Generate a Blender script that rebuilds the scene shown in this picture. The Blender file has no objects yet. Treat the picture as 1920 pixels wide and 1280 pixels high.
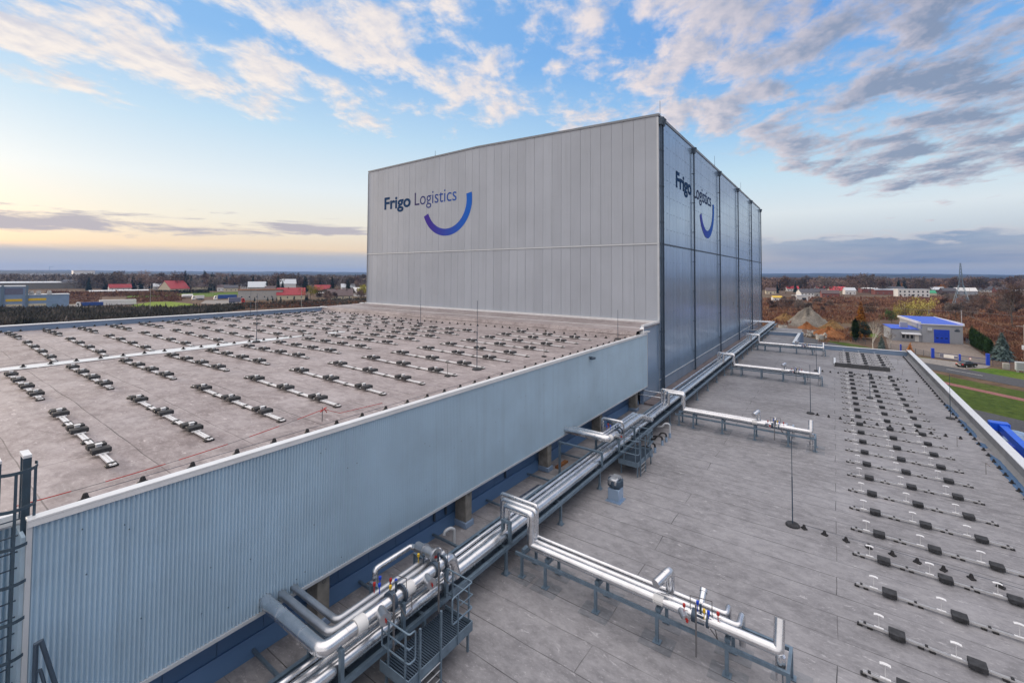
import bpy, bmesh, math, random
from mathutils import Vector, Matrix
random.seed(7)
sc = bpy.context.scene
COL = sc.collection
R = math.radians
ROOFZ, HALLZ, CAMZ = 12.0, 17.05, 21.6

# ------------------------------------------------------------------ materials
def new_mat(name):
    m = bpy.data.materials.new(name); m.use_nodes = True
    nt = m.node_tree
    return m, nt, nt.nodes['Principled BSDF']
def N(nt, t, **kw):
    n = nt.nodes.new(t)
    for k, v in kw.items():
        if k.startswith('i_'):
            key = k[2:]
            n.inputs[int(key) if key.isdigit() else key.replace('_', ' ')].default_value = v
        else: setattr(n, k, v)
    return n
def ramp(nt, fac, stops, interp='LINEAR'):
    r = N(nt, 'ShaderNodeValToRGB'); r.color_ramp.interpolation = interp
    while len(r.color_ramp.elements) < len(stops): r.color_ramp.elements.new(0.5)
    for e, (p, c) in zip(r.color_ramp.elements, stops):
        e.position = p; e.color = (c, c, c, 1) if isinstance(c, (int, float)) else (*c, 1)
    nt.links.new(fac, r.inputs[0]); return r.outputs[0]
def mixc(nt, fac, a, b, mode='MIX'):
    m = N(nt, 'ShaderNodeMix', data_type='RGBA', blend_type=mode)
    for i, v in ((0, fac), (6, a), (7, b)):
        if hasattr(v, 'is_linked') or hasattr(v, 'links'): nt.links.new(v, m.inputs[i])
        else: m.inputs[i].default_value = v if i == 0 else (*v, 1)
    return m.outputs[2]
def noise(nt, co, scale, detail=4, rough=.55, dist=0):
    n = N(nt, 'ShaderNodeTexNoise', i_Scale=scale, i_Detail=detail, i_Roughness=rough, i_Distortion=dist)
    nt.links.new(co, n.inputs['Vector']); return n.outputs['Fac']
def geopos(nt, scale=(1, 1, 1), rot=0):
    g = N(nt, 'ShaderNodeNewGeometry')
    mp = N(nt, 'ShaderNodeMapping'); mp.inputs['Scale'].default_value = scale; mp.inputs['Rotation'].default_value = (0, 0, rot)
    nt.links.new(g.outputs['Position'], mp.inputs['Vector']); return mp.outputs[0]
def bump(nt, b, h, strength=.3, dist=.02):
    n = N(nt, 'ShaderNodeBump'); n.inputs['Strength'].default_value = strength; n.inputs['Distance'].default_value = dist
    nt.links.new(h, n.inputs['Height']); nt.links.new(n.outputs[0], b.inputs['Normal'])

def paint(name, col, rough=.5, metal=0, var=.12, scale=1.5, spec=.5, bmp=0, stretch=(1, 1, 1), isl=0):
    m, nt, b = new_mat(name)
    co = geopos(nt, stretch)
    f = noise(nt, co, scale, 5)
    c = mixc(nt, ramp(nt, f, [(.3, 0.0), (.7, 1.0)]), tuple(x * (1 - var) for x in col), tuple(min(1, x * (1 + var)) for x in col))
    if isl:
        g = N(nt, 'ShaderNodeNewGeometry'); mr = N(nt, 'ShaderNodeMapRange'); mr.inputs[3].default_value = 1 - isl; mr.inputs[4].default_value = 1 + isl
        nt.links.new(g.outputs['Random Per Island'], mr.inputs[0]); hs = N(nt, 'ShaderNodeHueSaturation'); nt.links.new(c, hs.inputs['Color']); nt.links.new(mr.outputs[0], hs.inputs['Value']); c = hs.outputs[0]
        st = noise(nt, geopos(nt, (1, 1, .03)), 3.5, 6, .7); c = mixc(nt, ramp(nt, st, [(.52, 0.0), (.8, .4)]), c, tuple(x * .68 for x in col))
    nt.links.new(c, b.inputs['Base Color'])
    f2 = noise(nt, co, scale * 3.7, 3)
    rr = N(nt, 'ShaderNodeMapRange'); rr.inputs[3].default_value = max(.02, rough - .09); rr.inputs[4].default_value = min(1, rough + .09)
    nt.links.new(f2, rr.inputs[0]); nt.links.new(rr.outputs[0], b.inputs['Roughness'])
    b.inputs['Metallic'].default_value = metal; b.inputs['Specular IOR Level'].default_value = spec
    if bmp: bump(nt, b, f, bmp)
    return m

def membrane(name, dark, light, fleck, seam_w, seam_l, rot, seam_dark=.35, k=1.0):
    """bitumen roofing felt: mottled, streaked, with lap seams"""
    m, nt, b = new_mat(name)
    co = geopos(nt); cs = geopos(nt, (.6, 1, 1))
    f = noise(nt, co, .35, 8, .62); f2 = noise(nt, cs, 3.6, 9, .72, .2); f3 = noise(nt, cs, 15, 5, .72); f4 = noise(nt, geopos(nt, (.45, 1, 1)), 5.5, 6, .75, .5)
    c = mixc(nt, ramp(nt, f, [(.36, 0.0), (.66, 1.0)]), dark, light)
    c = mixc(nt, ramp(nt, f2, [(.46, 0.0), (.62, .42 * k)]), c, fleck)
    c = mixc(nt, ramp(nt, f2, [(.34, .5 * k), (.47, 0.0)]), c, tuple(x * .62 for x in dark))
    c = mixc(nt, ramp(nt, f3, [(.56, 0.0), (.68, .55)]), c, fleck)
    c = mixc(nt, ramp(nt, f4, [(.60, 0.0), (.66, .7 * k)]), c, tuple(min(1, x * 1.35) for x in fleck))
    c = mixc(nt, ramp(nt, f3, [(.30, .5 * k), (.42, 0.0)]), c, tuple(x * .6 for x in dark))
    stain = noise(nt, co, .55, 3, .5, 1.2)
    c = mixc(nt, ramp(nt, stain, [(.62, 0.0), (.75, .35)]), c, tuple(x * .55 for x in dark))
    br = N(nt, 'ShaderNodeTexBrick', offset=.37, i_Scale=1.0, i_Mortar_Size=.014, i_Mortar_Smooth=.2, i_Bias=0, i_Brick_Width=seam_l, i_Row_Height=seam_w)
    mp = N(nt, 'ShaderNodeMapping'); mp.inputs['Rotation'].default_value = (0, 0, rot)
    g = N(nt, 'ShaderNodeNewGeometry'); wob = N(nt, 'ShaderNodeTexNoise', i_Scale=.5)
    nt.links.new(g.outputs['Position'], wob.inputs['Vector'])
    ad = N(nt, 'ShaderNodeVectorMath', operation='MULTIPLY_ADD'); ad.inputs[1].default_value = (.12, .12, 0)
    nt.links.new(wob.outputs['Color'], ad.inputs[0]); nt.links.new(g.outputs['Position'], ad.inputs[2])
    nt.links.new(ad.outputs[0], mp.inputs[0]); nt.links.new(mp.outputs[0], br.inputs['Vector'])
    br.inputs['Color1'].default_value = (.46, .46, .46, 1); br.inputs['Color2'].default_value = (.54, .54, .54, 1); br.inputs['Mortar'].default_value = (.5, .5, .5, 1)
    c = mixc(nt, .35, c, br.outputs['Color'], 'OVERLAY')
    sm = N(nt, 'ShaderNodeMath', operation='MULTIPLY'); nt.links.new(br.outputs['Fac'], sm.inputs[0])
    sn = ramp(nt, noise(nt, co, .5, 4), [(.34, .25), (.6, 1.0)]); nt.links.new(sn, sm.inputs[1])
    c = mixc(nt, sm.outputs[0], c, tuple(x * seam_dark for x in dark))
    nt.links.new(c, b.inputs['Base Color'])
    rr = ramp(nt, f, [(.3, .75), (.7, .5)]); nt.links.new(rr, b.inputs['Roughness'])
    b.inputs['Specular IOR Level'].default_value = .35
    bump(nt, b, f3, .25, .01)
    return m

def vgrad(name, ca, cb, axis, a, bb, rough=.35):
    m, nt, b = new_mat(name)
    g = N(nt, 'ShaderNodeNewGeometry'); s = N(nt, 'ShaderNodeSeparateXYZ'); nt.links.new(g.outputs['Position'], s.inputs[0])
    mr = N(nt, 'ShaderNodeMapRange'); mr.inputs[1].default_value = a; mr.inputs[2].default_value = bb
    nt.links.new(s.outputs[axis], mr.inputs[0])
    nt.links.new(mixc(nt, mr.outputs[0], ca, cb), b.inputs['Base Color']); b.inputs['Roughness'].default_value = max(rough, .7); b.inputs['Specular IOR Level'].default_value = .15
    return m

def ground_mat(name, cols, scale, rough=.95, bmp=.6, scale2=None, bd=.1):
    m, nt, b = new_mat(name); co = geopos(nt)
    f = noise(nt, co, scale, 8, .65, .4); f2 = noise(nt, co, scale2 or scale * 9, 6, .7)
    n = len(cols) - 1
    c = ramp(nt, f, [(.25 + .5 * i / n, k) for i, k in enumerate(cols)])
    c = mixc(nt, ramp(nt, f2, [(.35, .65), (.6, 0.0)]), c, tuple(x * .45 for x in cols[0]))
    nt.links.new(c, b.inputs['Base Color']); b.inputs['Roughness'].default_value = rough; b.inputs['Specular IOR Level'].default_value = .15
    bump(nt, b, f2, bmp, bd)
    return m

def foliage(name, cols, scale=.8, trans=0):
    m, nt, b = new_mat(name)
    oi = N(nt, 'ShaderNodeObjectInfo'); g = N(nt, 'ShaderNodeNewGeometry')
    f = noise(nt, g.outputs['Position'], scale, 3)
    c = ramp(nt, f, [(.3 + .4 * i / (len(cols) - 1), k) for i, k in enumerate(cols)])
    hs = N(nt, 'ShaderNodeHueSaturation'); nt.links.new(c, hs.inputs['Color'])
    mr = N(nt, 'ShaderNodeMapRange'); mr.inputs[3].default_value = .7; mr.inputs[4].default_value = 1.35
    nt.links.new(oi.outputs['Random'], mr.inputs[0]); nt.links.new(mr.outputs[0], hs.inputs['Value'])
    nt.links.new(hs.outputs[0], b.inputs['Base Color']); b.inputs['Roughness'].default_value = .8; b.inputs['Specular IOR Level'].default_value = .15
    return m

def pipe_mat(name, col=(.78, .79, .81), rough=.24):
    m, nt, b = new_mat(name); co = geopos(nt)
    f = noise(nt, co, 2.2, 4, .6); f2 = noise(nt, co, 14, 3)
    nt.links.new(mixc(nt, ramp(nt, f, [(.35, 0.0), (.65, 1.0)]), tuple(x * .82 for x in col), col), b.inputs['Base Color'])
    b.inputs['Metallic'].default_value = .95
    rr = N(nt, 'ShaderNodeMapRange'); rr.inputs[3].default_value = rough - .08; rr.inputs[4].default_value = rough + .12
    nt.links.new(f, rr.inputs[0]); nt.links.new(rr.outputs[0], b.inputs['Roughness'])
    bump(nt, b, f2, .05, .01)
    return m

M = {}
M['hall_roof'] = membrane('hall_roof_felt', (.235, .20, .20), (.37, .325, .325), (.53, .485, .48), 1.95, 7.5, 0, .3, .85)
M['annex_roof'] = membrane('annex_roof_felt', (.205, .203, .216), (.295, .29, .305), (.44, .435, .45), 1.0, 14, 0, .30, .78)
M['cladding_front'] = paint('cream_cladding', (.385, .425, .485), .34, .0, .06, .25, .5, isl=.045)
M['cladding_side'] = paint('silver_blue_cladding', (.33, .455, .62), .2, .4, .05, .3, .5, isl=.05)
M['joint'] = paint('dark_joint', (.14, .14, .15), .7)
M['fascia'] = paint('ribbed_sheet', (.47, .625, .755), .42, .15, .07, .6, isl=.001)
M['trim_white'] = paint('white_sheet_trim', (.74, .76, .78), .35, .1, .05, 2)
M['trim_grey'] = paint('pale_sheet_trim', (.55, .59, .63), .4, .1, .05, 2)
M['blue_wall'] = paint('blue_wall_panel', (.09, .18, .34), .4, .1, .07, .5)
M['parapet_inner'] = paint('parapet_membrane', (.30, .295, .29), .6, 0, .15, 1.2)
M['parapet_blue'] = paint('parapet_blue_sheet', (.22, .31, .45), .45, .15, .08, .7)
M['steel'] = paint('galvanised_steel', (.17, .24, .31), .45, .5, .18, 5)
M['steel_dark'] = paint('dark_steel', (.055, .085, .125), .5, .3, .15, 4)
M['eaves'] = paint('eaves_sheet', (.22, .24, .27), .4)
M['ladder'] = paint('ladder_steel', (.065, .105, .145), .45, .4, .15, 4)
M['pipe'] = pipe_mat('pipe_jacket')
M['pipe_dull'] = pipe_mat('pipe_jacket_dull', (.55, .57, .60), .38)
M['alu'] = paint('aluminium_rail', (.72, .72, .72), .35, .6, .08, 6)
M['alu_bright'] = paint('bright_bracket', (.82, .82, .82), .45, .1, .06, 6)
M['ballast'] = paint('dark_ballast', (.045, .047, .052), .75, 0, .45, 7, .3, .3)
M['rubber'] = paint('black_rubber', (.018, .018, .02), .6)
M['concrete'] = paint('old_concrete', (.21, .205, .19), .85, 0, .3, 3, .3, .3)
M['concrete_pale'] = paint('pale_concrete', (.40, .39, .37), .85, 0, .2, 2, .3)
M['red'] = paint('red_paint', (.42, .025, .02), .5)
M['blue'] = paint('blue_paint', (.01, .06, .55), .4, 0, .12, .5)
M['blue_roof'] = paint('blue_roof_sheet', (.006, .075, .62), .38, 0, .08, .4)
M['yellow'] = paint('yellow_paint', (.72, .48, .03), .5)
M['navy_fence'] = paint('navy_paint', (.015, .03, .14), .5)
M['white'] = paint('white_paint', (.72, .72, .71), .6, 0, .08, 1)
M['cream'] = paint('cream_render', (.60, .54, .40), .8)
M['glass'] = paint('dark_glass', (.03, .04, .05), .08, 0, .2, 1)
M['hoist'] = paint('hoist_blue', (.01, .12, .75), .35, 0, .1, 1)
M['grey_wall'] = paint('grey_wall', (.33, .35, .39), .6, 0, .06, .4)
M['red_roof'] = paint('red_roof_tile', (.34, .03, .04), .6, 0, .2, 1)
M['bright_red_roof'] = paint('bright_red_sheet', (.62, .03, .05), .5, 0, .1, 1)
M['dark_roof'] = paint('dark_roof_tile', (.07, .07, .085), .6, 0, .2, 1)
M['brown_roof'] = paint('brown_roof_tile', (.12, .085, .085), .7, 0, .2, 1)
M['green_roof'] = paint('green_sheet', (.02, .33, .16), .5, 0, .1, 1)
M['brick'] = paint('red_brick', (.25, .09, .07), .8, 0, .2, 2)
M['truck_blue'] = paint('truck_tarp_blue', (.02, .07, .28), .5)
M['truck_grey'] = paint('truck_tarp_grey', (.14, .15, .22), .5)
M['tyre'] = paint('tyre', (.02, .02, .02), .8)
M['car_paint'] = paint('car_paint', (.022, .024, .028), .18, .3, .1, 3)
M['tail'] = paint('tail_lens', (.62, .02, .02), .25)
M['bark'] = paint('bark', (.085, .07, .06), .9, 0, .3, 4)
M['birch_bark'] = paint('birch_bark', (.55, .53, .49), .8, 0, .35, 3)
M['twig'] = foliage('bare_twigs', [(.08, .055, .048), (.15, .10, .08), (.21, .15, .12)], .25)
M['twig_grey'] = foliage('grey_twigs', [(.09, .076, .07), (.15, .125, .11), (.21, .18, .155)], .2)
M['scrub'] = foliage('dry_scrub', [(.075, .036, .026), (.17, .08, .05), (.28, .17, .10)], .06)
M['scrub_dark'] = foliage('dark_scrub', [(.024, .027, .018), (.055, .052, .04), (.12, .10, .085)], .08)
M['conifer'] = foliage('conifer_needles', [(.008, .016, .014), (.016, .034, .026), (.03, .055, .04)], .5)
M['thuja'] = foliage('thuja', [(.016, .042, .010), (.03, .075, .018), (.055, .11, .03)], .9)
M['spruce'] = foliage('blue_spruce', [(.05, .085, .085), (.10, .15, .145), (.17, .22, .21)], .9)
M['larch'] = foliage('autumn_larch', [(.32, .11, .015), (.50, .20, .03), (.62, .32, .07)], .6)
M['willow'] = foliage('willow_leaf', [(.20, .18, .04), (.36, .32, .09), (.50, .45, .16)], .5)
M['yellow_leaf'] = foliage('yellow_leaf', [(.16, .15, .015), (.28, .26, .03), (.38, .36, .06)], .5)
M['earth'] = ground_mat('scrub_ground', [(.085, .055, .04), (.15, .095, .065), (.20, .145, .09), (.14, .13, .06)], .018, scale2=.35, bd=.6)
M['brown_field'] = ground_mat('fallow_field', [(.12, .08, .062), (.17, .115, .085), (.20, .14, .105)], .03, scale2=.5)
M['green_field'] = ground_mat('winter_crop', [(.15, .22, .018), (.20, .29, .025), (.24, .33, .035)], .02, scale2=.6, bmp=.2)
M['grass'] = ground_mat('verge_grass', [(.06, .12, .012), (.10, .185, .018), (.15, .20, .03), (.19, .19, .055)], .09, scale2=1.1, bd=.15)
M['rough_grass'] = ground_mat('rough_grass', [(.045, .085, .012), (.085, .125, .022), (.14, .13, .045)], .09, scale2=.9, bd=.25)
M['asphalt'] = ground_mat('asphalt', [(.085, .087, .095), (.105, .107, .115), (.125, .127, .133)], .12, .8, .2, 3, .02)
M['paving'] = ground_mat('yard_paving', [(.23, .19, .165), (.28, .235, .20), (.33, .285, .25)], .08, .85, .2, 2, .02)
M['apron'] = ground_mat('concrete_apron', [(.27, .25, .23), (.33, .305, .28), (.37, .345, .32)], .1, .85, .2, 2, .02)
M['red_path'] = ground_mat('red_cycle_path', [(.27, .12, .11), (.33, .155, .14), (.36, .18, .165)], .2, .85, .15, 3, .02)
M['marking'] = paint('road_marking', (.62, .62, .60), .7)
M['gravel'] = ground_mat('grey_gravel', [(.16, .145, .12), (.25, .23, .20), (.33, .31, .275)], .35, .95, .8, 2.5, .2)
M['orange_earth'] = ground_mat('orange_earth', [(.20, .08, .03), (.30, .125, .05), (.36, .18, .085)], .2, .95, .8, 1.5, .3)
M['straw_earth'] = ground_mat('straw_earth', [(.17, .09, .04), (.27, .165, .07), (.34, .235, .12)], .3, .95, .8, 1.8, .3)
M['rubble'] = paint('broken_concrete', (.34, .325, .30), .9, 0, .4, .6, .2)
M['hill'] = ground_mat('far_woodland', [(.012, .02, .024), (.03, .042, .044), (.10, .11, .10)], .0022, scale2=.012, bmp=0)
M['water'], _nt, _b = new_mat('roof_water_sky_tint')
_b.inputs['Base Color'].default_value = (.10, .19, .34, 1); _b.inputs['Roughness'].default_value = .03; _b.inputs['IOR'].default_value = 1.333  # reflected sky put into the water as a blue base colour
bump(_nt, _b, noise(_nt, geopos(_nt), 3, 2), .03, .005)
M['letter_bold'] = paint('letter_petrol', (.006, .045, .13), .8, spec=.15)
M['letter_front'] = vgrad('letter_violet_to_blue', (.045, .035, .12), (.02, .10, .42), 0, -41, -34)
M['letter_side'] = vgrad('letter_slate_to_blue', (.012, .02, .07), (.012, .05, .17), 1, 48, 56, .6)
M['smile_front'] = vgrad('emblem_violet_to_blue_front', (.05, .025, .30), (.008, .12, .55), 0, -38.5, -32.5)
M['smile_side'] = vgrad('emblem_violet_to_blue_side', (.06, .06, .40), (.02, .14, .55), 1, 50, 58)

# ------------------------------------------------------------------ mesh builder
class MB:
    def __init__(s): s.v, s.f, s.sm = [], [], []
    def add(s, v, f, smooth=False):
        n = len(s.v); s.v += [tuple(p) for p in v]
        for q in f: s.f.append(tuple(i + n for i in q)); s.sm.append(smooth)
        return s
    def box(s, x0, x1, y0, y1, z0, z1, bev=0):
        if bev:
            b = min(bev, (x1 - x0) * .45, (y1 - y0) * .45, (z1 - z0) * .45)
            bm = bmesh.new(); bmesh.ops.create_cube(bm, size=1)
            for v in bm.verts: v.co = Vector(((x0 + x1) / 2 + v.co.x * (x1 - x0), (y0 + y1) / 2 + v.co.y * (y1 - y0), (z0 + z1) / 2 + v.co.z * (z1 - z0)))
            bmesh.ops.bevel(bm, geom=list(bm.edges), offset=b, segments=1, affect='EDGES')
            bm.verts.index_update(); s.add([v.co for v in bm.verts], [[v.index for v in f.verts] for f in bm.faces]); bm.free(); return s
        v = [(x, y, z) for z in (z0, z1) for y in (y0, y1) for x in (x0, x1)]
        return s.add(v, [(0, 2, 3, 1), (4, 5, 7, 6), (0, 1, 5, 4), (2, 6, 7, 3), (0, 4, 6, 2), (1, 3, 7, 5)])
    def bar(s, a, b, w, h=None, up=(0, 0, 1)):
        a, b = Vector(a), Vector(b); h = h or w; d = (b - a).normalized(); u = Vector(up)
        if abs(d.dot(u)) > .98: u = Vector((0, 1, 0)) if abs(d.y) < .9 else Vector((1, 0, 0))
        x = d.cross(u).normalized(); y = x.cross(d)
        v = []
        for p in (a, b):
            for i, j in ((-1, -1), (1, -1), (1, 1), (-1, 1)): v.append(p + x * (w / 2 * i) + y * (h / 2 * j))
        return s.add(v, [(0, 1, 2, 3), (7, 6, 5, 4), (0, 4, 5, 1), (1, 5, 6, 2), (2, 6, 7, 3), (3, 7, 4, 0)])
    def tube(s, pts, r, seg=12, caps=True, elbow=0, bands=0, taper=None):
        P = [Vector(p) for p in pts]
        if elbow and len(P) > 2:
            Q = [P[0]]
            for i in range(1, len(P) - 1):
                p0, p1, p2 = P[i - 1], P[i], P[i + 1]; e = min(elbow, (p1 - p0).length * .45, (p2 - p1).length * .45)
                a = p1 + (p0 - p1).normalized() * e; c = p1 + (p2 - p1).normalized() * e
                for t in (0, .33, .67, 1): Q.append((a.lerp(p1, t)).lerp(p1.lerp(c, t), t))
            Q.append(P[-1]); P = Q
        d0 = (P[1] - P[0]).normalized(); u = Vector((0, 0, 1)) if abs(d0.z) < .9 else Vector((0, 1, 0))
        x = d0.cross(u).normalized(); rings = []
        for i, p in enumerate(P):
            di = (P[i] - P[i - 1]).normalized() if i else (P[1] - P[0]).normalized()
            do = (P[i + 1] - P[i]).normalized() if i < len(P) - 1 else di
            t = (di + do).normalized(); c = max(.3, t.dot(di))
            x = (x - di * x.dot(di)).normalized(); y = di.cross(x)
            rr = r if taper is None else r + (taper - r) * i / (len(P) - 1)
            ring = []
            for k in range(seg):
                a = 2 * math.pi * k / seg; o = x * (math.cos(a) * rr) + y * (math.sin(a) * rr)
                o = o - di * (o.dot(t) / c) if c < .999 else o
                ring.append(p + o)
            rings.append(ring); x = (x - do * x.dot(do)).normalized()
        v = [q for g in rings for q in g]; f = []
        for i in range(len(rings) - 1):
            for k in range(seg): f.append((i * seg + k, i * seg + (k + 1) % seg, (i + 1) * seg + (k + 1) % seg, (i + 1) * seg + k))
        s.add(v, f, True)
        if caps:
            s.add(rings[0], [tuple(reversed(range(seg)))]); s.add(rings[-1], [tuple(range(seg))])
        if bands:
            for a, b in zip([Vector(p) for p in pts], [Vector(p) for p in pts[1:]]):
                L = (b - a).length; d = (b - a).normalized(); k = bands * .6
                while k < L - .15:
                    s.tube([a + d * (k - .022), a + d * (k + .022)], r * 1.035, seg); k += bands
        return s
    def lathe(s, prof, c=(0, 0, 0), seg=16):
        v, f = [], []
        for r, z in prof:
            for k in range(seg): a = 2 * math.pi * k / seg; v.append((c[0] + r * math.cos(a), c[1] + r * math.sin(a), c[2] + z))
        for i in range(len(prof) - 1):
            for k in range(seg): f.append((i * seg + k, i * seg + (k + 1) % seg, (i + 1) * seg + (k + 1) % seg, (i + 1) * seg + k))
        return s.add(v, f, True)
    def prism(s, poly, ext):
        """poly: list of 3D points (planar), extruded by vector ext"""
        n = len(poly); e = Vector(ext); v = [Vector(p) for p in poly] + [Vector(p) + e for p in poly]
        return s.add(v, [tuple(reversed(range(n))), tuple(range(n, 2 * n))] + [(i, (i + 1) % n, n + (i + 1) % n, n + i) for i in range(n)])
    def quad(s, *p): return s.add(p, [tuple(range(len(p)))])
    def mesh(s, name, mats, off=(0, 0, 0)):
        me = bpy.data.meshes.new(name); o = Vector(off)
        me.from_pydata([(p[0] - o.x, p[1] - o.y, p[2] - o.z) for p in s.v], [], s.f)
        me.polygons.foreach_set('use_smooth', s.sm)
        for m in (mats if isinstance(mats, (list, tuple)) else [mats]): me.materials.append(m)
        me.update()
        try: me.set_sharp_from_angle(angle=R(38))
        except Exception: pass
        return me
def prop(o, label=None, cat=None, group=None, kind=None):
    if label: o['label'] = label
    if cat: o['category'] = cat
    if group: o['group'] = group
    if kind: o['kind'] = kind
    return o
def thing(name, label, cat, loc=(0, 0, 0), group=None, rz=0):
    o = bpy.data.objects.new(name, None); COL.objects.link(o); o.empty_display_size = .2
    o.location = loc; o.rotation_euler = (0, 0, rz); return prop(o, label, cat, group)
def part(name, mb, mats, parent, world=True, label=None):
    """child mesh; geometry given in world coordinates unless world=False"""
    root = parent
    off = Vector((0, 0, 0))
    if world:
        p = parent
        while p is not None: off += p.location; p = p.parent
    o = bpy.data.objects.new(name, mb.mesh(name, mats, off)); COL.objects.link(o); o.parent = root
    return prop(o, label)
def solo(name, mb, mats, label, cat, group=None, kind=None, loc=None):
    o = bpy.data.objects.new(name, mb.mesh(name, mats, loc or (0, 0, 0))); COL.objects.link(o)
    if loc: o.location = loc
    return prop(o, label, cat, group, kind)
def struct(name, mb, mats): 
    o = bpy.data.objects.new(name, mb.mesh(name, mats)); COL.objects.link(o); return prop(o, kind='structure')
def copy_tree(o, loc=None, rz=None, label=None, group=None, parent=None, scale=None):
    c = o.copy(); COL.objects.link(c)
    if parent is not None: c.parent = parent
    if loc is not None: c.location = loc
    if rz is not None: c.rotation_euler = (0, 0, rz)
    if scale is not None: c.scale = (scale,) * 3 if isinstance(scale, (int, float)) else scale
    if label: c['label'] = label
    if group: c['group'] = group
    for ch in o.children: copy_tree(ch, parent=c)
    return c
ORD = 'first second third fourth fifth sixth seventh eighth ninth tenth eleventh twelfth thirteenth fourteenth fifteenth sixteenth seventeenth eighteenth nineteenth twentieth'.split()
ORD += ['twenty-' + k for k in ORD[:9]] + ['thirtieth']

# ------------------------------------------------------------------ camera
YAW, PITCH, ROLL, FPX, CYP = R(35.72333507), R(1.79003012), R(-0.29256857), 838.50273669, 488.96591313
fw = Vector((-math.sin(YAW) * math.cos(PITCH), math.cos(YAW) * math.cos(PITCH), math.sin(PITCH)))
r0 = Vector((math.cos(YAW), math.sin(YAW), 0)); d0 = fw.cross(r0)
rt = r0 * math.cos(ROLL) + d0 * math.sin(ROLL); dn = fw.cross(rt)
cam = bpy.data.cameras.new('camera'); co = bpy.data.objects.new('camera', cam); COL.objects.link(co)
mt = Matrix((rt, -dn, -fw)).transposed().to_4x4(); mt.translation = (0, 0, CAMZ); co.matrix_world = mt
cam.sensor_width = 36; cam.lens = FPX / 1920 * 36; cam.shift_y = -(640 - CYP) / 1920; cam.clip_start = .1; cam.clip_end = 40000
sc.camera = co
def at(px, py, z=0.0):
    """a place on the level z from where the survey photograph sees it"""
    d = rt * ((px - 960) / FPX) + dn * ((py - CYP) / FPX) + fw
    t = (z - CAMZ) / d.z; return Vector((d.x * t, d.y * t, z))

# ------------------------------------------------------------------ sky and light
SUN_AZ, SUN_EL = R(97), R(7)            # azimuth counted from +Y towards -X
w = bpy.data.worlds.new('World'); sc.world = w; w.use_nodes = True
nt = w.node_tree; nt.nodes.clear()
class S:
    def __init__(s, v): s.v = v
    def op(s, o, *a, clamp=False):
        n = nt.nodes.new('ShaderNodeMath'); n.operation = o; n.use_clamp = clamp
        for i, k in enumerate((s, *a)):
            k = k.v if isinstance(k, S) else k
            if isinstance(k, (int, float)): n.inputs[i].default_value = k
            else: nt.links.new(k, n.inputs[i])
        return S(n.outputs[0])
    def __add__(s, o): return s.op('ADD', o)
    def __sub__(s, o): return s.op('SUBTRACT', o)
    def __mul__(s, o): return s.op('MULTIPLY', o)
    def __truediv__(s, o): return s.op('DIVIDE', o)
    def step(s, a, b):
        n = nt.nodes.new('ShaderNodeMapRange'); n.interpolation_type = 'SMOOTHSTEP'
        for i, k in ((0, s), (1, a), (2, b)):
            k = k.v if isinstance(k, S) else k
            if isinstance(k, (int, float)): n.inputs[i].default_value = k
            else: nt.links.new(k, n.inputs[i])
        return S(n.outputs[0])
def vec(a, b, c):
    n = nt.nodes.new('ShaderNodeCombineXYZ')
    for i, k in enumerate((a, b, c)):
        k = k.v if isinstance(k, S) else k
        if isinstance(k, (int, float)): n.inputs[i].default_value = k
        else: nt.links.new(k, n.inputs[i])
    return n.outputs[0]
def wn(v, scale, detail=5, rough=.55, dist=0, lac=2.0): 
    n = N(nt, 'ShaderNodeTexNoise', i_Scale=scale, i_Detail=detail, i_Roughness=rough, i_Distortion=dist, i_Lacunarity=lac)
    nt.links.new(v, n.inputs['Vector']); return S(n.outputs['Fac'])
def cm(f, a, b): 
    f = f.v if isinstance(f, S) else f
    return mixc(nt, f, a, b)
tc = nt.nodes.new('ShaderNodeTexCoord'); sp = nt.nodes.new('ShaderNodeSeparateXYZ'); nt.links.new(tc.outputs['Generated'], sp.inputs[0])
X_, Y_, Z_ = (S(o) for o in sp.outputs)
hor = (X_ * X_ + Y_ * Y_).op('SQRT').op('MAXIMUM', .001)
sunw = (X_ * -math.sin(SUN_AZ) + Y_ * math.cos(SUN_AZ)) / hor
T = sunw * .5 + .5
e = Z_.op('MAXIMUM', 0.0)
warm = ramp(nt, e.v, [(0, (.47, .51, .58)), (.028, (.56, .55, .58)), (.045, (1.0, .76, .52)), (.10, (1.0, .93, .79)), (.17, (.90, .97, 1.0)), (.28, (.60, .82, 1.0)), (.42, (.28, .56, .96)), (.75, (.18, .42, .86))])
cool = ramp(nt, e.v, [(0, (.38, .46, .57)), (.016, (.50, .53, .60)), (.03, (.74, .66, .62)), (.06, (.58, .65, .74)), (.12, (.84, .92, .97)), (.2, (.60, .84, 1.0)), (.3, (.27, .58, .98)), (.45, (.14, .40, .90)), (.8, (.14, .34, .72))])
grad = cm(T.step(.36, .95), cool, warm)
sky = nt.nodes.new('ShaderNodeTexSky'); sky.sky_type = 'NISHITA'; sky.sun_disc = False
sky.sun_elevation = SUN_EL; sky.sun_rotation = -SUN_AZ; sky.altitude = 100; sky.air_density = 1; sky.dust_density = 1.2; sky.ozone_density = 1.5
nis = mixc(nt, 1.0, sky.outputs[0], (.10, .10, .10), 'MULTIPLY')
base = cm(.86, nis, grad)
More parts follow.
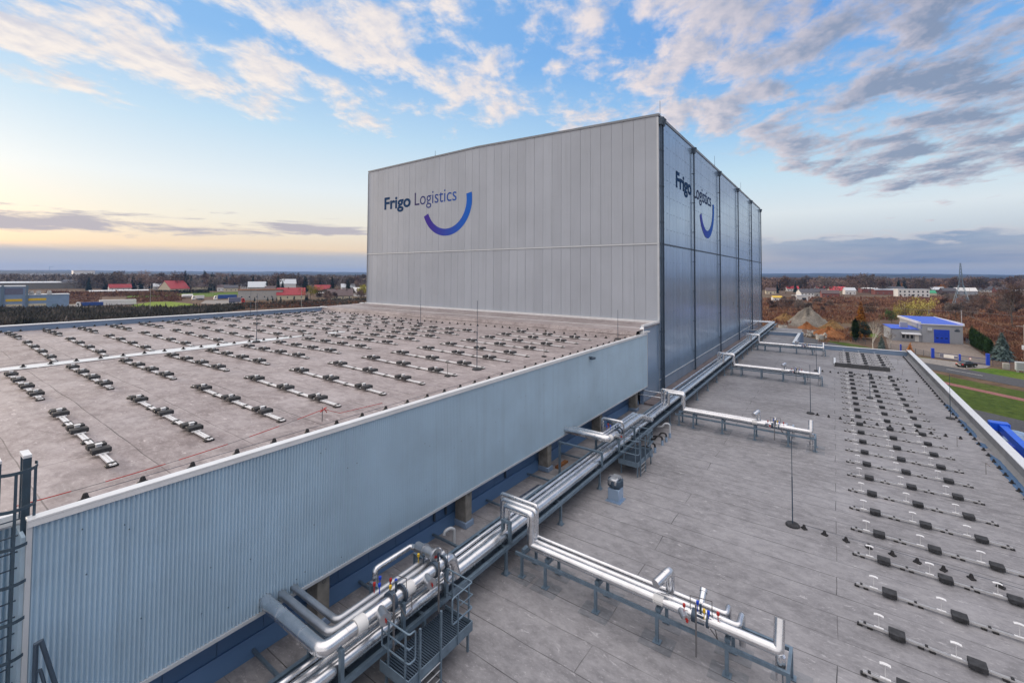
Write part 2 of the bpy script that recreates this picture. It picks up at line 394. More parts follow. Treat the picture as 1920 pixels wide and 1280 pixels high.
# cloud sheet: a flat layer seen in perspective, streaked along one wind direction
ca, sa = math.cos(R(23)), math.sin(R(23))
den = Z_.op('MAXIMUM', 0.0) + .12
U = (Y_ * ca - X_ * sa) / den; V = (X_ * ca + Y_ * sa) / den
cv = vec(U * .80, V * 1.0, 3.7)
n1 = wn(cv, 4.8, 11, .60, .15)
big = wn(vec(U * .4, V * .6, 9.1), .75, 3, .5)
n2 = wn(vec(U * .80 + .022, V * 1.0 - .035, 3.7), 4.8, 8, .60, .15)
start = T.step(.36, .62) * .15 + .075
cover = (e - start).step(-.03, .13)
right = (T * -1 + 1.0).step(.36, .62)      # 0 towards the sun, 1 away from it
thr = (cover * -.385 + .80) - right * .07 - (right * -1 + 1.0) * .012 - (big - .5) * .55
d = n1 - thr
dens = d.step(-.03, .17)
lit = ((n1 - n2) * 4.2 + .56).op('MINIMUM', 1.0).op('MAXIMUM', 0.0)
thick = d.step(.04, .26)
light_c = cm(T.step(.35, 1.0), (.80, .70, .72), (1.0, .90, .82))
dark_c = cm(T.step(.35, .8), (.25, .305, .43), (.60, .61, .71))
shade = (lit * .8 - thick * right * .7 + (right * -1 + 1.0) * .20 + .06).op('MINIMUM', 1.0).op('MAXIMUM', 0.0)
ccol = cm(shade, dark_c, light_c)
c1 = cm(dens * .92, base, ccol)
# low banks near the horizon, drawn in azimuth / elevation
az = (X_.op('ARCTAN2', Y_))
hb = wn(vec(az * 5, e * 38, 1.3), 1.0, 6, .6, .3)
hb2 = wn(vec(az * 14, e * 60, 5.3), 1.0, 5, .6, .2)
topline = hb2 * .06 + .045
bank = (e - topline).step(.006, -.014) * (e - .018).step(-.006, .008) * right * (hb * 1.5 - .02).op('MINIMUM', 1.0)
bank_c = cm((e - topline).step(-.014, -.001), (.20, .29, .46), (.72, .62, .62))
c2 = cm(bank * .9, c1, bank_c)
band = (e - .088 - (az + 1.2) * .03).op('ABSOLUTE')
stre = ((hb - .5) * 1.9 + .30 - band * 17).step(.12, .36) * T.step(.70, .86)
c3 = cm(stre * .85, c2, (.47, .44, .50))
low = (e - .035 - hb * .018).step(.008, -.012) * T.step(.72, .9)
c4 = cm(low * .85, c3, (.46, .49, .55))
# added brightness in the unseen sky overhead and behind, to light roofs and front wall
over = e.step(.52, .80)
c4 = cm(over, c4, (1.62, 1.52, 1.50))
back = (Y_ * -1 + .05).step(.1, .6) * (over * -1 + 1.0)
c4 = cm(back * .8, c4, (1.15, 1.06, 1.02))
below = Z_.step(.0, -.03)
c5 = cm(below, c4, (.12, .11, .11))
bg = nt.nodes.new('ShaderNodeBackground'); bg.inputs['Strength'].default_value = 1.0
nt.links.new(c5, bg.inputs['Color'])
wo = nt.nodes.new('ShaderNodeOutputWorld'); nt.links.new(bg.outputs[0], wo.inputs['Surface'])
try: w.cycles.sampling_method = 'MANUAL'; w.cycles.sample_map_resolution = 512
except Exception: pass

sl = bpy.data.lights.new('sun', 'SUN'); sl.energy = 2.0; sl.angle = R(10); sl.color = (1, .80, .60)
so = bpy.data.objects.new('sun', sl); COL.objects.link(so)
sd = Vector((-math.sin(SUN_AZ) * math.cos(SUN_EL), math.cos(SUN_AZ) * math.cos(SUN_EL), math.sin(SUN_EL)))
so.rotation_euler = sd.to_track_quat('Z', 'Y').to_euler()
sc.view_settings.view_transform = 'Standard'; sc.view_settings.look = 'None'; sc.view_settings.exposure = 0; sc.view_settings.gamma = 1
try:
    sc.cycles.max_bounces = 6; sc.cycles.diffuse_bounces = 3; sc.cycles.glossy_bounces = 4; sc.cycles.volume_bounces = 0
    sc.cycles.caustics_reflective = False; sc.cycles.caustics_refractive = False
    sc.cycles.use_denoising = True
except Exception: pass

# ------------------------------------------------------------------ the tall cold store
TX0, TX1, TY0, TY1 = -50.0, -11.62, 36.8, 100.0
def ttop(x): return 34.85 + .5 * min(1, (TX1 - x) / 19.5) if x > -31.1 else 35.35 - .25 * (-31.1 - x) / 18.9
store = thing('cold_store', 'tall windowless cold store clad in pale vertical panels, rising behind the roofs', 'building', ((TX0 + TX1) / 2, TY0, 0))
b = MB()
poly = [(TX0 + .06, TY0 + .06, 0), (TX1 - .06, TY0 + .06, 0), (TX1 - .06, TY0 + .06, 34.8), (-31.1, TY0 + .06, 35.3), (TX0 + .06, TY0 + .06, 35.05)]
b.prism(poly, (0, TY1 - TY0 - .12, 0)); part('core_wall', b, M['joint'], store)
b = MB(); n = 38; pw = (TX1 - TX0 - .1) / n
for i in range(n):
    xa = TX0 + i * pw + .009; xb = TX0 + (i + 1) * pw - .009 + (.1 if i == n - 1 else 0)
    for za, zbf in ((11.5, lambda x: 24.15), (24.33, ttop)):
        j = random.uniform(-.004, .004)
        b.add([(xa, TY0 + j, za), (xb, TY0 + j, za), (xb, TY0 + j, zbf(xb)), (xa, TY0 + j, zbf(xa)), (xa, TY0 + .07, za), (xb, TY0 + .07, za), (xb, TY0 + .07, zbf(xb)), (xa, TY0 + .07, zbf(xa))],
              [(0, 1, 2, 3), (1, 5, 6, 2), (4, 0, 3, 7), (3, 2, 6, 7), (0, 4, 5, 1)])
part('front_cladding', b, M['cladding_front'], store)
b = MB(); ns = 63; pw = (TY1 - TY0) / ns
for i in range(ns):
    ya = TY0 + i * pw + .010; yb = TY0 + (i + 1) * pw - .010
    for za, zb in ((11.5, 13.08), (13.16, 24.17), (24.31, 34.72)):
        j = random.uniform(-.003, .003)
        b.box(TX1 - .07, TX1 + j, ya, yb, za, zb)
part('side_cladding', b, M['cladding_side'], store)
b = MB()
for ly in range(15):
    for i in range(ns):
        z = 14.2 + ly * 1.42
        for dy in (.25, .5, .75): b.box(TX1, TX1 + .012, TY0 + (i + dy) * pw - .035, TY0 + (i + dy) * pw + .035, z - .022, z + .022) if (z > 24.5 and dy == .5) or dy == .25 else None
part('fixing', b, M['steel_dark'], store)
b = MB()
b.box(TX0 + .02, TX1 + .05, TY0 - .05, TY0 + .03, 24.17, 24.31)
part('front_ledge', b, M['trim_grey'], store)
b = MB(); b.box(TX1 - .02, TX1 + .02, TY0 + .05, TY1, 24.18, 24.30); part('side_ledge', b, M['steel_dark'], store)
b = MB(); b.box(TX1 - .02, TX1 + .05, TY0 + .05, TY1, 13.09, 13.15); part('side_ledge', b, M['trim_grey'], store)
b = MB()
xs = [TX0 - .06, -31.1, TX1 + .07]
for xa, xb in zip(xs, xs[1:]):
    b.add([(x, y, z) for x in (xa, xb) for y in (TY0 - .07, TY0 + .35) for z in (ttop(x) - .02, ttop(x) + .16)],
          [(0, 1, 3, 2), (4, 6, 7, 5), (0, 4, 5, 1), (2, 3, 7, 6), (1, 5, 7, 3), (0, 2, 6, 4)])
b.box(TX1 - .3, TX1 + .06, TY0 + .36, TY1 + .05, 34.74, 34.98)
b.box(TX0 - .05, TX0 + .03, TY0 - .06, TY0 + .1, 17.8, 35.0)
part('eaves_trim', b, M['eaves'], store)
b = MB(); b.box(TX1 - .13, TX1 + .03, TY0 - .03, TY0 + .13, 17.9, 34.7); part('corner_trim', b, M['trim_grey'], store)
b = MB()
b.add([(TX0 + .1, TY0 + .3, 34.95), (-31.1, TY0 + .3, 35.3), (TX1 - .3, TY0 + .3, 34.85), (TX1 - .3, TY1 - .1, 34.85), (-31.1, TY1 - .1, 35.3), (TX0 + .1, TY1 - .1, 34.95)], [(0, 1, 4, 5), (1, 2, 3, 4)])
part('roof', b, M['hall_roof'], store)
for y in (36.98, 37.5, 47.75, 60.4, 73.7, 86.9, 99.4):
    b = MB(); b.tube([(TX1 + .16, y, 12.0), (TX1 + .16, y, 34.1)], .075, 10)
    dp = part('downpipe', b, M['steel_dark'], store)
    b = MB(); b.prism([(TX1 + .03, y - .2, 34.68), (TX1 + .42, y - .2, 34.68), (TX1 + .27, y - .2, 34.1), (TX1 + .05, y - .2, 34.1)], (0, .4, 0)); part('hopper', b, M['steel_dark'], dp)
    for z in range(14, 34, 3): b = MB(); b.box(TX1 + .0, TX1 + .25, y - .09, y + .09, z, z + .05); part('bracket', b, M['steel_dark'], dp)
# lettering and emblem
def text_mesh(body, width, height, bold, mat, name, place, parent):
    cu = bpy.data.curves.new(name, 'FONT'); cu.body = body; cu.extrude = 0; cu.offset = bold; cu.resolution_u = 4
    to = bpy.data.objects.new(name, cu); COL.objects.link(to)
    dg = bpy.context.evaluated_depsgraph_get(); dg.update()
    me = bpy.data.meshes.new_from_object(to.evaluated_get(dg)); bpy.data.objects.remove(to)
    xs = [v.co.x for v in me.vertices]; cap = 0.729
    if body[0] == 'F': cap = max(v.co.y for v in me.vertices if v.co.x < .3)
    else: cap = max(v.co.y for v in me.vertices if v.co.x < .35)
    x0, x1 = min(xs), max(xs)
    off = Vector((0, 0, 0)); p = parent
    while p is not None: off += p.location; p = p.parent
    for v in me.vertices:
        u = (v.co.x - x0) / (x1 - x0) * width; h = v.co.y / cap * height
        v.co = Vector(place(u, h)) - off
    me.materials.clear(); me.materials.append(mat)
    o = bpy.data.objects.new(name, me); COL.objects.link(o); o.parent = parent
    return o
fy = TY0 - .012; fx = TX1 + .02
text_mesh('Frigo', 4.95, 1.5, .03, M['letter_bold'], 'lettering', lambda u, h: (-46.67 + u, fy, 29.88 + h), store)
text_mesh('Logistics', 6.85, 1.52, .0, M['letter_front'], 'lettering', lambda u, h: (-41.0 + u, fy, 29.90 + h), store)
text_mesh('Frigo', 5.5, 1.45, .03, M['letter_bold'], 'lettering', lambda u, h: (fx, 41.8 + u, 29.76 + h), store)
text_mesh('Logistics', 8.0, 1.5, .004, M['letter_side'], 'lettering', lambda u, h: (fx, 48.25 + u, 29.7 + h), store)
def smile(place, c, ro, ri, a0, a1):
    b = MB(); n = 40
    for i in range(n):
        p = []
        for k, r_ in ((i, ri), (i, ro), (i + 1, ro), (i + 1, ri)):
            a = R(a0 + (a1 - a0) * k / n); p.append(place(c[0] + r_ * math.cos(a), c[1] + r_ * math.sin(a)))
        b.quad(*p)
    return b
part('emblem', smile(lambda u, h: (u, fy, h), (-35.75, 29.9), 3.9, 3.1, 202, 371), M['smile_front'], store)
part('emblem', smile(lambda u, h: (fx, u, h), (54.1, 29.6), 3.75, 2.9, 204, 369), M['smile_side'], store)
def rod(name, x, y, z, h, label, grp, base=True, r=.02):
    t = thing(name, label, 'lightning rod', (x, y, z), grp)
    b = MB(); b.tube([(x, y, z + .04), (x, y, z + h * .55)], r, 6); b.tube([(x, y, z + h * .55), (x, y, z + h)], r * .6, 6); part('mast', b, M['steel_dark'], t)
    if base: b = MB(); b.lathe([(.02, .10), (.2, .09), (.24, .05), (.24, 0)], (x, y, z), 16); part('base', b, M['ballast'], t)
    return t
for y, lab in ((40.5, 'thin lightning rod on the cold store roof, nearest its front corner'), (63.5, 'thin lightning rod on the cold store roof edge, second along the side'), (84, 'thin lightning rod on the cold store roof, towards the far end')):
    rod('lightning_rod', TX1 - 1.0, y, 34.9, 2.6, lab, 'rods on the cold store roof', False, .03)
rod('lightning_rod', -38.2, 37.4, 35.25, 1.0, 'short lightning rod above the cold store front wall', 'rods on the cold store roof', False, .03)

# ------------------------------------------------------------------ hall with the ribbed fascia
FX = -11.35
hall = thing('warehouse_hall', 'long hall with grey felt roof and blue-grey ribbed fascia, in front of the cold store', 'building', (-31, 16, 0))
RN = [(-51.2, 17.05), (-43, 17.14), (-31.6, 17.03), (-21.5, 17.14), (-12.0, 17.05), (-11.6, 17.05)]
def hz(x):
    for (a, za), (c, zc) in zip(RN, RN[1:]):
        if a <= x <= c: return za + (zc - za) * (x - a) / (c - a)
    return 17.05
b = MB()
for (xa, za), (xb, zb) in zip(RN, RN[1:]):
    if xa < -12.3: b.quad((xa, -10, za), (min(xb, -12.3), -10, hz(min(xb, -12.3))), (min(xb, -12.3), 1.6, hz(min(xb, -12.3))), (xa, 1.6, za))
    b.quad((xa, 1.6, za), (xb, 1.6, zb), (xb, 31.0, zb), (xa, 31.0, za))
# upstand and shelf under the cold store
b.quad((-51.2, 31.0, 17.05), (-11.5, 31.0, 17.05), (-11.5, 31.3, 17.58), (-51.2, 31.3, 17.58))
b.quad((-51.2, 31.3, 17.58), (-11.5, 31.3, 17.58), (-11.5, 36.75, 17.72), (-51.2, 36.75, 17.72))
part('roof', b, M['hall_roof'], hall)
b = MB(); b.box(TX0 - .2, TX1 - .15, 36.62, 36.78, 17.70, 17.90); b.box(-51.2, -11.7, 33.2, 33.25, 17.63, 17.66); part('flashing', b, M['trim_white'], hall)
# sinus profile sheet
b = MB(); per, seg = .0762, 8; y = 1.57; rows = []
nn = int((33.0 - y) / per * seg)
v = []
for i in range(nn + 1):
    yy = y + i * per / seg; xx = FX + .026 * math.sin(2 * math.pi * i / seg)
    v += [(xx, yy, 13.45), (xx, yy, 17.3)]
b.add(v, [(2 * i, 2 * i + 2, 2 * i + 3, 2 * i + 1) for i in range(nn)], True)
v = []
for i in range(int(9 / per * seg)):
    yy = 1.52 - i * per / seg; xx = -12.32 + .026 * math.sin(2 * math.pi * i / seg); v += [(xx, yy, 11.9), (xx, yy, 17.0)]
b.add(v, [(2 * i + 1, 2 * i + 3, 2 * i + 2, 2 * i) for i in range(len(v) // 2 - 1)], True)
part('ribbed_fascia', b, M['fascia'], hall)
random.seed(3)
for i in range(60):
    b = MB()
    yy = 1.6 + .0762 * random.randint(2, 400); zz = random.uniform(13.6, 17.2); b.lathe([(.0, .012), (.011, .008), (.013, 0)], (0, 0, 0), 6)
    k = len(b.v) - 18
    for q in range(k, k + 18): x_, y_, z_ = b.v[q]; b.v[q] = (FX + .026 + z_, yy + x_, zz + y_)
    part('screw', b, M['steel_dark'], hall)
b = MB(); b.box(FX - .16, FX + .055, 1.5, 32.98, 17.30, 17.345, .008); b.box(FX + .03, FX + .055, 1.5, 32.98, 17.21, 17.299)
b.box(-12.62, -12.27, -10, 1.49, 17.02, 17.08, .008)
part('coping', b, M['trim_white'], hall)
b = MB(); b.box(FX - .05, FX + .04, 1.5, 33.0, 13.37, 13.447); b.box(FX - .03, FX + .035, 1.50, 1.568, 11.9, 17.29); b.box(FX - .03, FX + .03, 33.0, 33.07, 13.37, 17.29); part('edge_trim', b, M['trim_grey'], hall)
b = MB(); b.box(-12.3, FX - .04, 1.45, 1.5, 11.9, 17.04); part('end_return', b, M['fascia'], hall)
b = MB(); b.box(-11.66, -11.30, 32.2, 33.6, 17.36, 17.44); b.box(-11.75, -11.55, 32.9, 36.7, 17.76, 17.90); b.quad((-11.75, 32.9, 17.76), (-11.55, 32.9, 17.76), (-11.4, 32.55, 17.45), (-11.9, 32.55, 17.45)); part('step_coping', b, M['trim_white'], hall)
b = MB(); b.box(-11.9, -11.645, 33.08, 36.78, 12.0, 17.758); part('return_wall', b, M['cladding_side'], hall)
# recessed wall under the fascia
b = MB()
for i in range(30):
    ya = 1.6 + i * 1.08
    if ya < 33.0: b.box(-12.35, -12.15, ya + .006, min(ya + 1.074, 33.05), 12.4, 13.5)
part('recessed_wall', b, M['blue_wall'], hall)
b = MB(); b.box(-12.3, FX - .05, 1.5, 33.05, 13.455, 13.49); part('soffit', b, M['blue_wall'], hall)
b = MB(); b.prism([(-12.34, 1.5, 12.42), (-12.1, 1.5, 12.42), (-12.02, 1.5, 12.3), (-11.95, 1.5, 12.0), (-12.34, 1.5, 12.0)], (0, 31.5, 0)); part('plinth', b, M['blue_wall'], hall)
for y in (7, 13, 19, 25, 31):
    b = MB(); b.box(-12.0, -11.45, y, y + .36, 12.0, 13.45, .02)
    cc = part('concrete_column', b, M['concrete'], hall)
    b = MB(); b.lathe([(.06, .0), (.06, .006), (.04, .012)], (0, 0, 0), 12)
    b.v = [(-11.449 + z_, y + .18 + x_, 13.2 + y_) for x_, y_, z_ in b.v]; part('lifting_socket', b, M['joint'], cc)
    b = MB(); b.box(-12.06, -11.39, y - .06, y + .42, 12.0, 12.22, .015); part('base_sheet', b, M['parapet_blue'], cc)
# far parapet of the hall
b = MB(); b.box(-51.5, -51.15, -10, 31.2, 16.9, 17.46); part('parapet', b, M['parapet_blue'], hall)
b = MB(); b.box(-51.65, -51.08, -10, 31.2, 17.461, 17.54, .01); b.box(-51.65, -50.2, 31.21, 31.5, 17.50, 17.60); b.box(-50.7, -49.9, 36.2, 36.5, 17.75, 17.86); part('parapet_coping', b, M['trim_white'], hall)
b = MB(); b.box(-51.4, -12.5, -9.9, 36.6, 0, 16.9); part('body_wall', b, M['fascia'], hall)

# ------------------------------------------------------------------ low annex roof
annex = thing('annex_building', 'low annex with a wide grey felt roof carrying pipes and ballast, right of the fascia', 'building', (-2, 30, 0))
b = MB(); b.quad((-12.3, -8, 12), (7.15, -8, 12), (7.15, 72.3, 12), (-12.3, 72.3, 12)); b.quad((-11.7, 72.3, 12), (-4.7, 72.3, 12), (-4.7, 97, 12), (-11.7, 97, 12))
part('roof', b, M['annex_roof'], annex)
b = MB(); b.box(7.12, 7.42, -8, 72.5, 11.5, 12.66); part('parapet', b, M['parapet_inner'], annex)
b = MB(); b.box(-4.7, 7.11, 72.2, 72.5, 11.5, 12.50); b.box(-4.7, -4.45, 72.51, 85, 11.5, 12.5); b.box(-11.6, -4.71, 84.8, 85, 11.5, 12.5); part('parapet', b, M['parapet_blue'], annex)
b = MB(); b.box(7.06, 7.48, -8, 72.56, 12.661, 12.72, .01); b.box(-4.5, 7.05, 72.14, 72.56, 12.501, 12.56, .01); b.box(-4.76, -4.38, 72.57, 85.05, 12.501, 12.56, .01); b.box(-11.6, -4.77, 84.74, 85.05, 12.501, 12.56, .01); part('parapet_coping', b, M['trim_white'], annex)
b = MB(); b.prism([(6.95, -8, 12.003), (7.119, -8, 12.003), (7.119, -8, 12.2)], (0, 80, 0)); part('fillet', b, M['parapet_inner'], annex)
b = MB(); b.box(-11.6, 7.40, -7.9, 72.4, 0, 11.49); b.box(-11.6, -4.6, 72.41, 96.9, 0, 11.49); part('body_wall', b, M['blue_wall'], annex)
b = MB(); b.prism([(-11.60, 33.1, 12.004), (-10.75, 33.1, 12.004), (-10.8, 33.1, 12.08), (-11.60, 33.1, 12.16)], (0, 63.5, 0)); part('base_upstand', b, paint('purple_felt', (.17, .145, .15), .8, 0, .25, 1.5), annex)
pf = membrane('patch_felt', (.15, .16, .18), (.22, .23, .25), (.32, .32, .34), 3, 30, 0)
for yb in (12.45, 30.3, 48.3, 66.3):
    for x in (-8.25, -7.3, -5.65, -3.9, -2.2, -.95):
        for dy in (-.42, .42): b = MB(); b.box(x - .42, x + .42, yb + dy - .3, yb + dy + .3, 12.002, 12.006 + .001 * (int(x * 10) % 2)); part('felt_patch', b, pf, annex)

# water standing in the roof valley and along the annex parapet
def blob(pts, z): b = MB(); b.add([(x, y, z) for x, y in pts], [tuple(range(len(pts)))]); return b
def strip(xc, y0, y1, w0, z, seed, xoff=0):
    random.seed(seed); n = 24; L, Rr = [], []
    for i in range(n + 1):
        t = i / n; ww = w0 * (.75 + .5 * random.random()) * min(1, 6 * t + .1, 6 * (1 - t) + .1)
        yy = y0 + (y1 - y0) * t; L.append((xc + xoff * t - ww / 2, yy)); Rr.append((xc + xoff * t + ww / 2, yy))
    b = MB()
    for i in range(n): b.quad((*L[i], z), (*Rr[i], z), (*Rr[i + 1], z), (*L[i + 1], z))
    return b
def hw(y): return 17.034
solo('valley_strip', strip(-31.62, -6, 18.6, 1.15, 17.062, 4), M['trim_white'], 'long white strip lying in the valley of the hall roof', 'roof strip')
solo('valley_strip', strip(-31.5, 19.6, 21.2, .7, 17.062, 5), M['trim_white'], 'short white remnant beyond the end of the long white strip', 'roof strip')
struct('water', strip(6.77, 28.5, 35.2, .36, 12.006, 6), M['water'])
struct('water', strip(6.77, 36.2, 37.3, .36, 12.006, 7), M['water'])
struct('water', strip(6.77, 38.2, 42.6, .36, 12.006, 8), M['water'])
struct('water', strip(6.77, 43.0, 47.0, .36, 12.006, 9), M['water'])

# ------------------------------------------------------------------ ballasted mounting rails
def make_rail(length, xs, pairs, name, label, cat, group, sunk):
    """rail along +X from the origin; xs are the places of the ballast"""
    t = thing(name, label, cat, (0, 0, 0), group)
    if pairs:
        b = MB(); b.box(0, length, -.062, -.022, .05, .08); b.box(0, length, .022, .062, .05, .08); b.box(0, length, -.0215, .0215, .05, .058); part('rail', b, M['alu_bright'], t, False)
    else:
        b = MB(); b.box(0, length, -.03, -.012, .05, .10); b.box(0, length, .012, .03, .05, .10); b.box(0, length, -.0119, .0119, .05, .06); part('rail', b, M['alu'], t, False)
    fts = [.12, length - .12] + [(a + c) / 2 for a, c in zip(xs, xs[1:])]
    for x in fts:
        b = MB()
        if pairs: b.box(x - .09, x + .09, -.115, .115, 0, .045, .008); b.box(x - .035, x + .035, -.08, .08, .081, .095)
        else: b.box(x - .17, x - .05, -.055, .055, 0, .049, .008); b.box(x + .05, x + .17, -.055, .055, 0, .049, .008); b.box(x - .03, x + .03, -.04, .04, .101, .125)
        part('rubber_foot', b, M['rubber'], t, False)
    for x in xs:
        if pairs:
            for dx in (-.215, .215):
                b = MB(); b.box(x + dx - .125, x + dx + .125, -.185, .185, .085, .20, .012); part('ballast_block', b, M['ballast'], t, False)
                b = MB(); b.box(x + dx + .127, x + dx + .145, -.12, .12, .07, .10); part('tray_lip', b, M['alu_bright'], t, False)
            b = MB(); b.box(x - .03, x + .03, -.055, .055, .081, .24); b.box(x - .06, x + .06, -.065, .065, .241, .255); part('clamp_bracket', b, M['alu_bright'], t, False)
        else:
            b = MB(); b.box(x, x + .34, -.155, .155, .05, .175, .012); part('ballast_block', b, M['ballast'], t, False)
            b = MB(); b.box(x - .30, x - .10, -.03, .03, .101, .125); b.tube([(x - .2, 0, .12), (x - .2, 0, .46)], .008, 6); b.add([(x - .2 + dx * .105, dy * .045, .46 - abs(dx) * .03 + dz) for dz in (0, .012) for dx in (-1, -.4, .4, 1) for dy in (-1, 1)],
                [(0, 2, 3, 1), (2, 4, 5, 3), (4, 6, 7, 5), (9, 11, 10, 8), (11, 13, 12, 10), (13, 15, 14, 12), (0, 1, 9, 8), (6, 14, 15, 7), (1, 3, 11, 9), (3, 5, 13, 11), (5, 7, 15, 13), (0, 8, 10, 2), (2, 10, 12, 4), (4, 12, 14, 6)])
            part('clamp_bracket', b, M['alu_bright'], t, False)
    return t
STR = [('A', -20.55, 6.85, 3, 0, 14, 'strip nearest the ribbed fascia', 'three'), ('B', -30.0, 7.5, 4, 0, 13, 'strip right of the white strip', 'four'),
       ('C', -42.1, 9.9, 4, 1, 14, 'strip left of the white strip', 'four'), ('D', -49.5, 5.5, 3, 1, 14, 'strip along the far parapet', 'three')]
for key, x0, L, nb, k0, k1, where, word in STR:
    g = L / nb; xs = [g * (i + .5) for i in range(nb)]
    if nb == 3 and key == 'A': xs = [.95, 3.3, 5.55]
    grp = 'ballasted rails in the ' + where; proto = None
    for k in range(k0, k1):
        lab = 'rail with %s block pairs, %s from the near end, %s' % (word, ORD[k - k0], where)
        y = 3.2 + 1.95 * k; z = hz(x0 + L / 2)
        if proto is None: proto = make_rail(L, xs, True, 'mounting_rail', lab, 'mounting rail', grp, 0); o = proto
        else: o = copy_tree(proto, label=lab)
        o.location = (x0, y, hz(x0) + .002); o.rotation_euler = (0, -math.atan2(hz(x0 + L) - hz(x0), L), random.uniform(-.011, .011))
proto = None; ys = [10.2 + 1.907 * k for k in range(25)] + [61.2 + 1.75 * k for k in range(6)]
for k, y in enumerate(ys):
    far = k >= 25
    lab = ('slim rail with dark blocks on the annex roof, %s beyond the black upstand' % ORD[k - 25]) if far else ('slim rail with dark blocks on the annex roof, %s row from the near edge' % ORD[k])
    if proto is None: proto = make_rail(4.56, [.62, 2.12, 3.62], False, 'slim_rail', lab, 'mounting rail', 'slim rails on the annex roof', 0); o = proto
    else: o = copy_tree(proto, label=lab)
    o.location = (.44, y, 12.002); o.rotation_euler = (0, 0, -.035 + random.uniform(-.010, .010))
b = MB(); b.prism([(-.05, 59.2, 12.004), (-.05, 60.2, 12.004), (-.05, 60.1, 12.3), (-.05, 59.5, 12.38)], (4.55, 0, 0)); 
t = thing('roof_upstand', 'long low black felted upstand crossing the rails of the annex roof', 'roof upstand', (2.2, 59.7, 12))
part('cover', b, M['ballast'], t)
b = MB(); b.box(-.15, .05, 60.4, 64.6, 12.004, 12.16, .02); solo('edge_strip', b, M['trim_white'], 'white raised strip on the annex roof, left of the farthest slim rails', 'roof strip', loc=(-.05, 62.5, 12.0))

# ------------------------------------------------------------------ conductor holders and wires
cone = MB(); cone.box(-.10, .10, -.075, .075, 0, .045, .01); cone.lathe([(.07, .04), (.045, .13), (.03, .16), (0, .165)], (0, 0, 0), 8)
cone_me = cone.mesh('conductor_holder', M['rubber'])
def holders(pts, label, group):
    for x, y, z in pts:
        o = bpy.data.objects.new('conductor_holder', cone_me); COL.objects.link(o); o.location = (x, y, z); o.rotation_euler = (0, 0, random.uniform(0, 3)); prop(o, label, 'wire holder', group)
    b = MB(); b.tube([(x, y, z + .15) for x, y, z in pts], .006, 5, False)
    solo('conductor_wire', b, M['steel_dark'], 'thin bare wire ' + label.split(' of ')[1], 'wire')
random.seed(11)
y, P_ = 2.4, []
while y < 32: P_.append((-12.18, y, 17.055)); y += .92 + random.uniform(-.04, .04)
holders(P_, 'black wire holder of the line behind the ribbed fascia coping', 'wire holders behind the fascia coping')
holders([(-31.62, 2 + .93 * i, 17.05) for i in range(30)], 'black wire holder of the line down the wet valley', 'wire holders in the wet valley')
holders([(-49.5 + .86 * i, 30.35 + .12 * math.sin(i * 1.3), hz(-49.5 + .86 * i)) for i in range(43)], 'black wire holder of the line under the cold store wall', 'wire holders under the cold store')
holders([(-50.85, 3 + 1.0 * i + .25 * (i % 3 == 1), hz(-50.85)) for i in range(27)], 'black wire holder of the line along the far parapet', 'wire holders along the far parapet')
for yy, nm in ((20.6, 'nearest cross line on the annex roof'), (37.75, 'middle cross line on the annex roof'), (55.3, 'farthest cross line on the annex roof')):
    holders([(-1.05 + .64 * i, yy - .028 * i, 12.0) for i in range(12)], 'black wire holder of the ' + nm, 'wire holders in the ' + nm)
holders([(6.63, 24 + .98 * i, 12.0) for i in range(49)], 'black wire holder of the long line beside the annex parapet', 'wire holders beside the annex parapet')
for x, y, z, h, lab in ((-30.9, 28.6, 17.05, 3.3, 'tall thin lightning rod at the foot of the cold store wall'), (-13.9, 16.5, 17.05, 3.3, 'tall thin lightning rod behind the ribbed fascia'), (-12.5, 30.3, 17.05, 2.1, 'shorter lightning rod beside the stepped white coping'),
                       (-31.1, 14.3, 17.06, 3.2, 'tall lightning rod on a dark foot in the wet valley'), (-50.6, 4.2, 17.05, 3.0, 'lightning rod by the far parapet, near the grey plant'), (-50.4, 22.5, 17.05, 3.0, 'lightning rod by the far parapet, in front of the red roofs'),
                       (-1.42, 20.6, 12, 3.4, 'tall lightning rod on the annex roof, nearest the front'), (-1.45, 37.9, 12, 3.4, 'tall lightning rod on the annex roof beyond the second branch pipes'), (-1.55, 55.2, 12, 3.2, 'tall lightning rod on the annex roof beyond the third branch pipes'),
                       (6.3, 42.3, 12, 3.0, 'tall lightning rod beside the long parapet of the annex'), (2.2, 45.5, 12, 2.4, 'lightning rod among the slim rails of the annex')):
    rod('lightning_rod', x, y, z, h, lab, 'lightning rods on the roofs')
# red and black barrier rope with its stake
t = thing('barrier_rope', 'sagging red and black barrier rope along the edge of the hall roof', 'rope', (-13, 5, 17.08))
pts = [Vector((-12.75, 1.5, 17.14)).lerp(Vector((-12.85, 7.9, 17.42)), i / 24) for i in range(25)]
for i, p in enumerate(pts): p.z -= .9 * (i / 24) * (1 - i / 24) * .55; p.z = max(p.z, 17.09)
segs = [(0, 3, 'red'), (3, 5, 'joint'), (5, 9, 'red'), (9, 10, 'joint'), (10, 14, 'red'), (14, 16, 'joint'), (16, 19, 'red'), (19, 21, 'joint'), (21, 24, 'red')]
for a, c, m in segs:
    b = MB(); b.tube(pts[a:c + 1], .010 if m == 'red' else .006, 6); part('cord', b, M[m], t)
b = MB(); b.tube([(-12.85, 7.95, 17.42), (-13.0, 8.6, 17.12), (-12.9, 10.2, 17.09)], .009, 6); part('cord', b, M['red'], t)
t = thing('rope_stake', 'small dark stake holding up the red barrier rope', 'stake', (-12.85, 7.9, 17.06))
b = MB(); b.tube([(-12.85, 7.9, 17.06), (-12.85, 7.9, 17.5)], .012, 6); part('post', b, M['joint'], t)
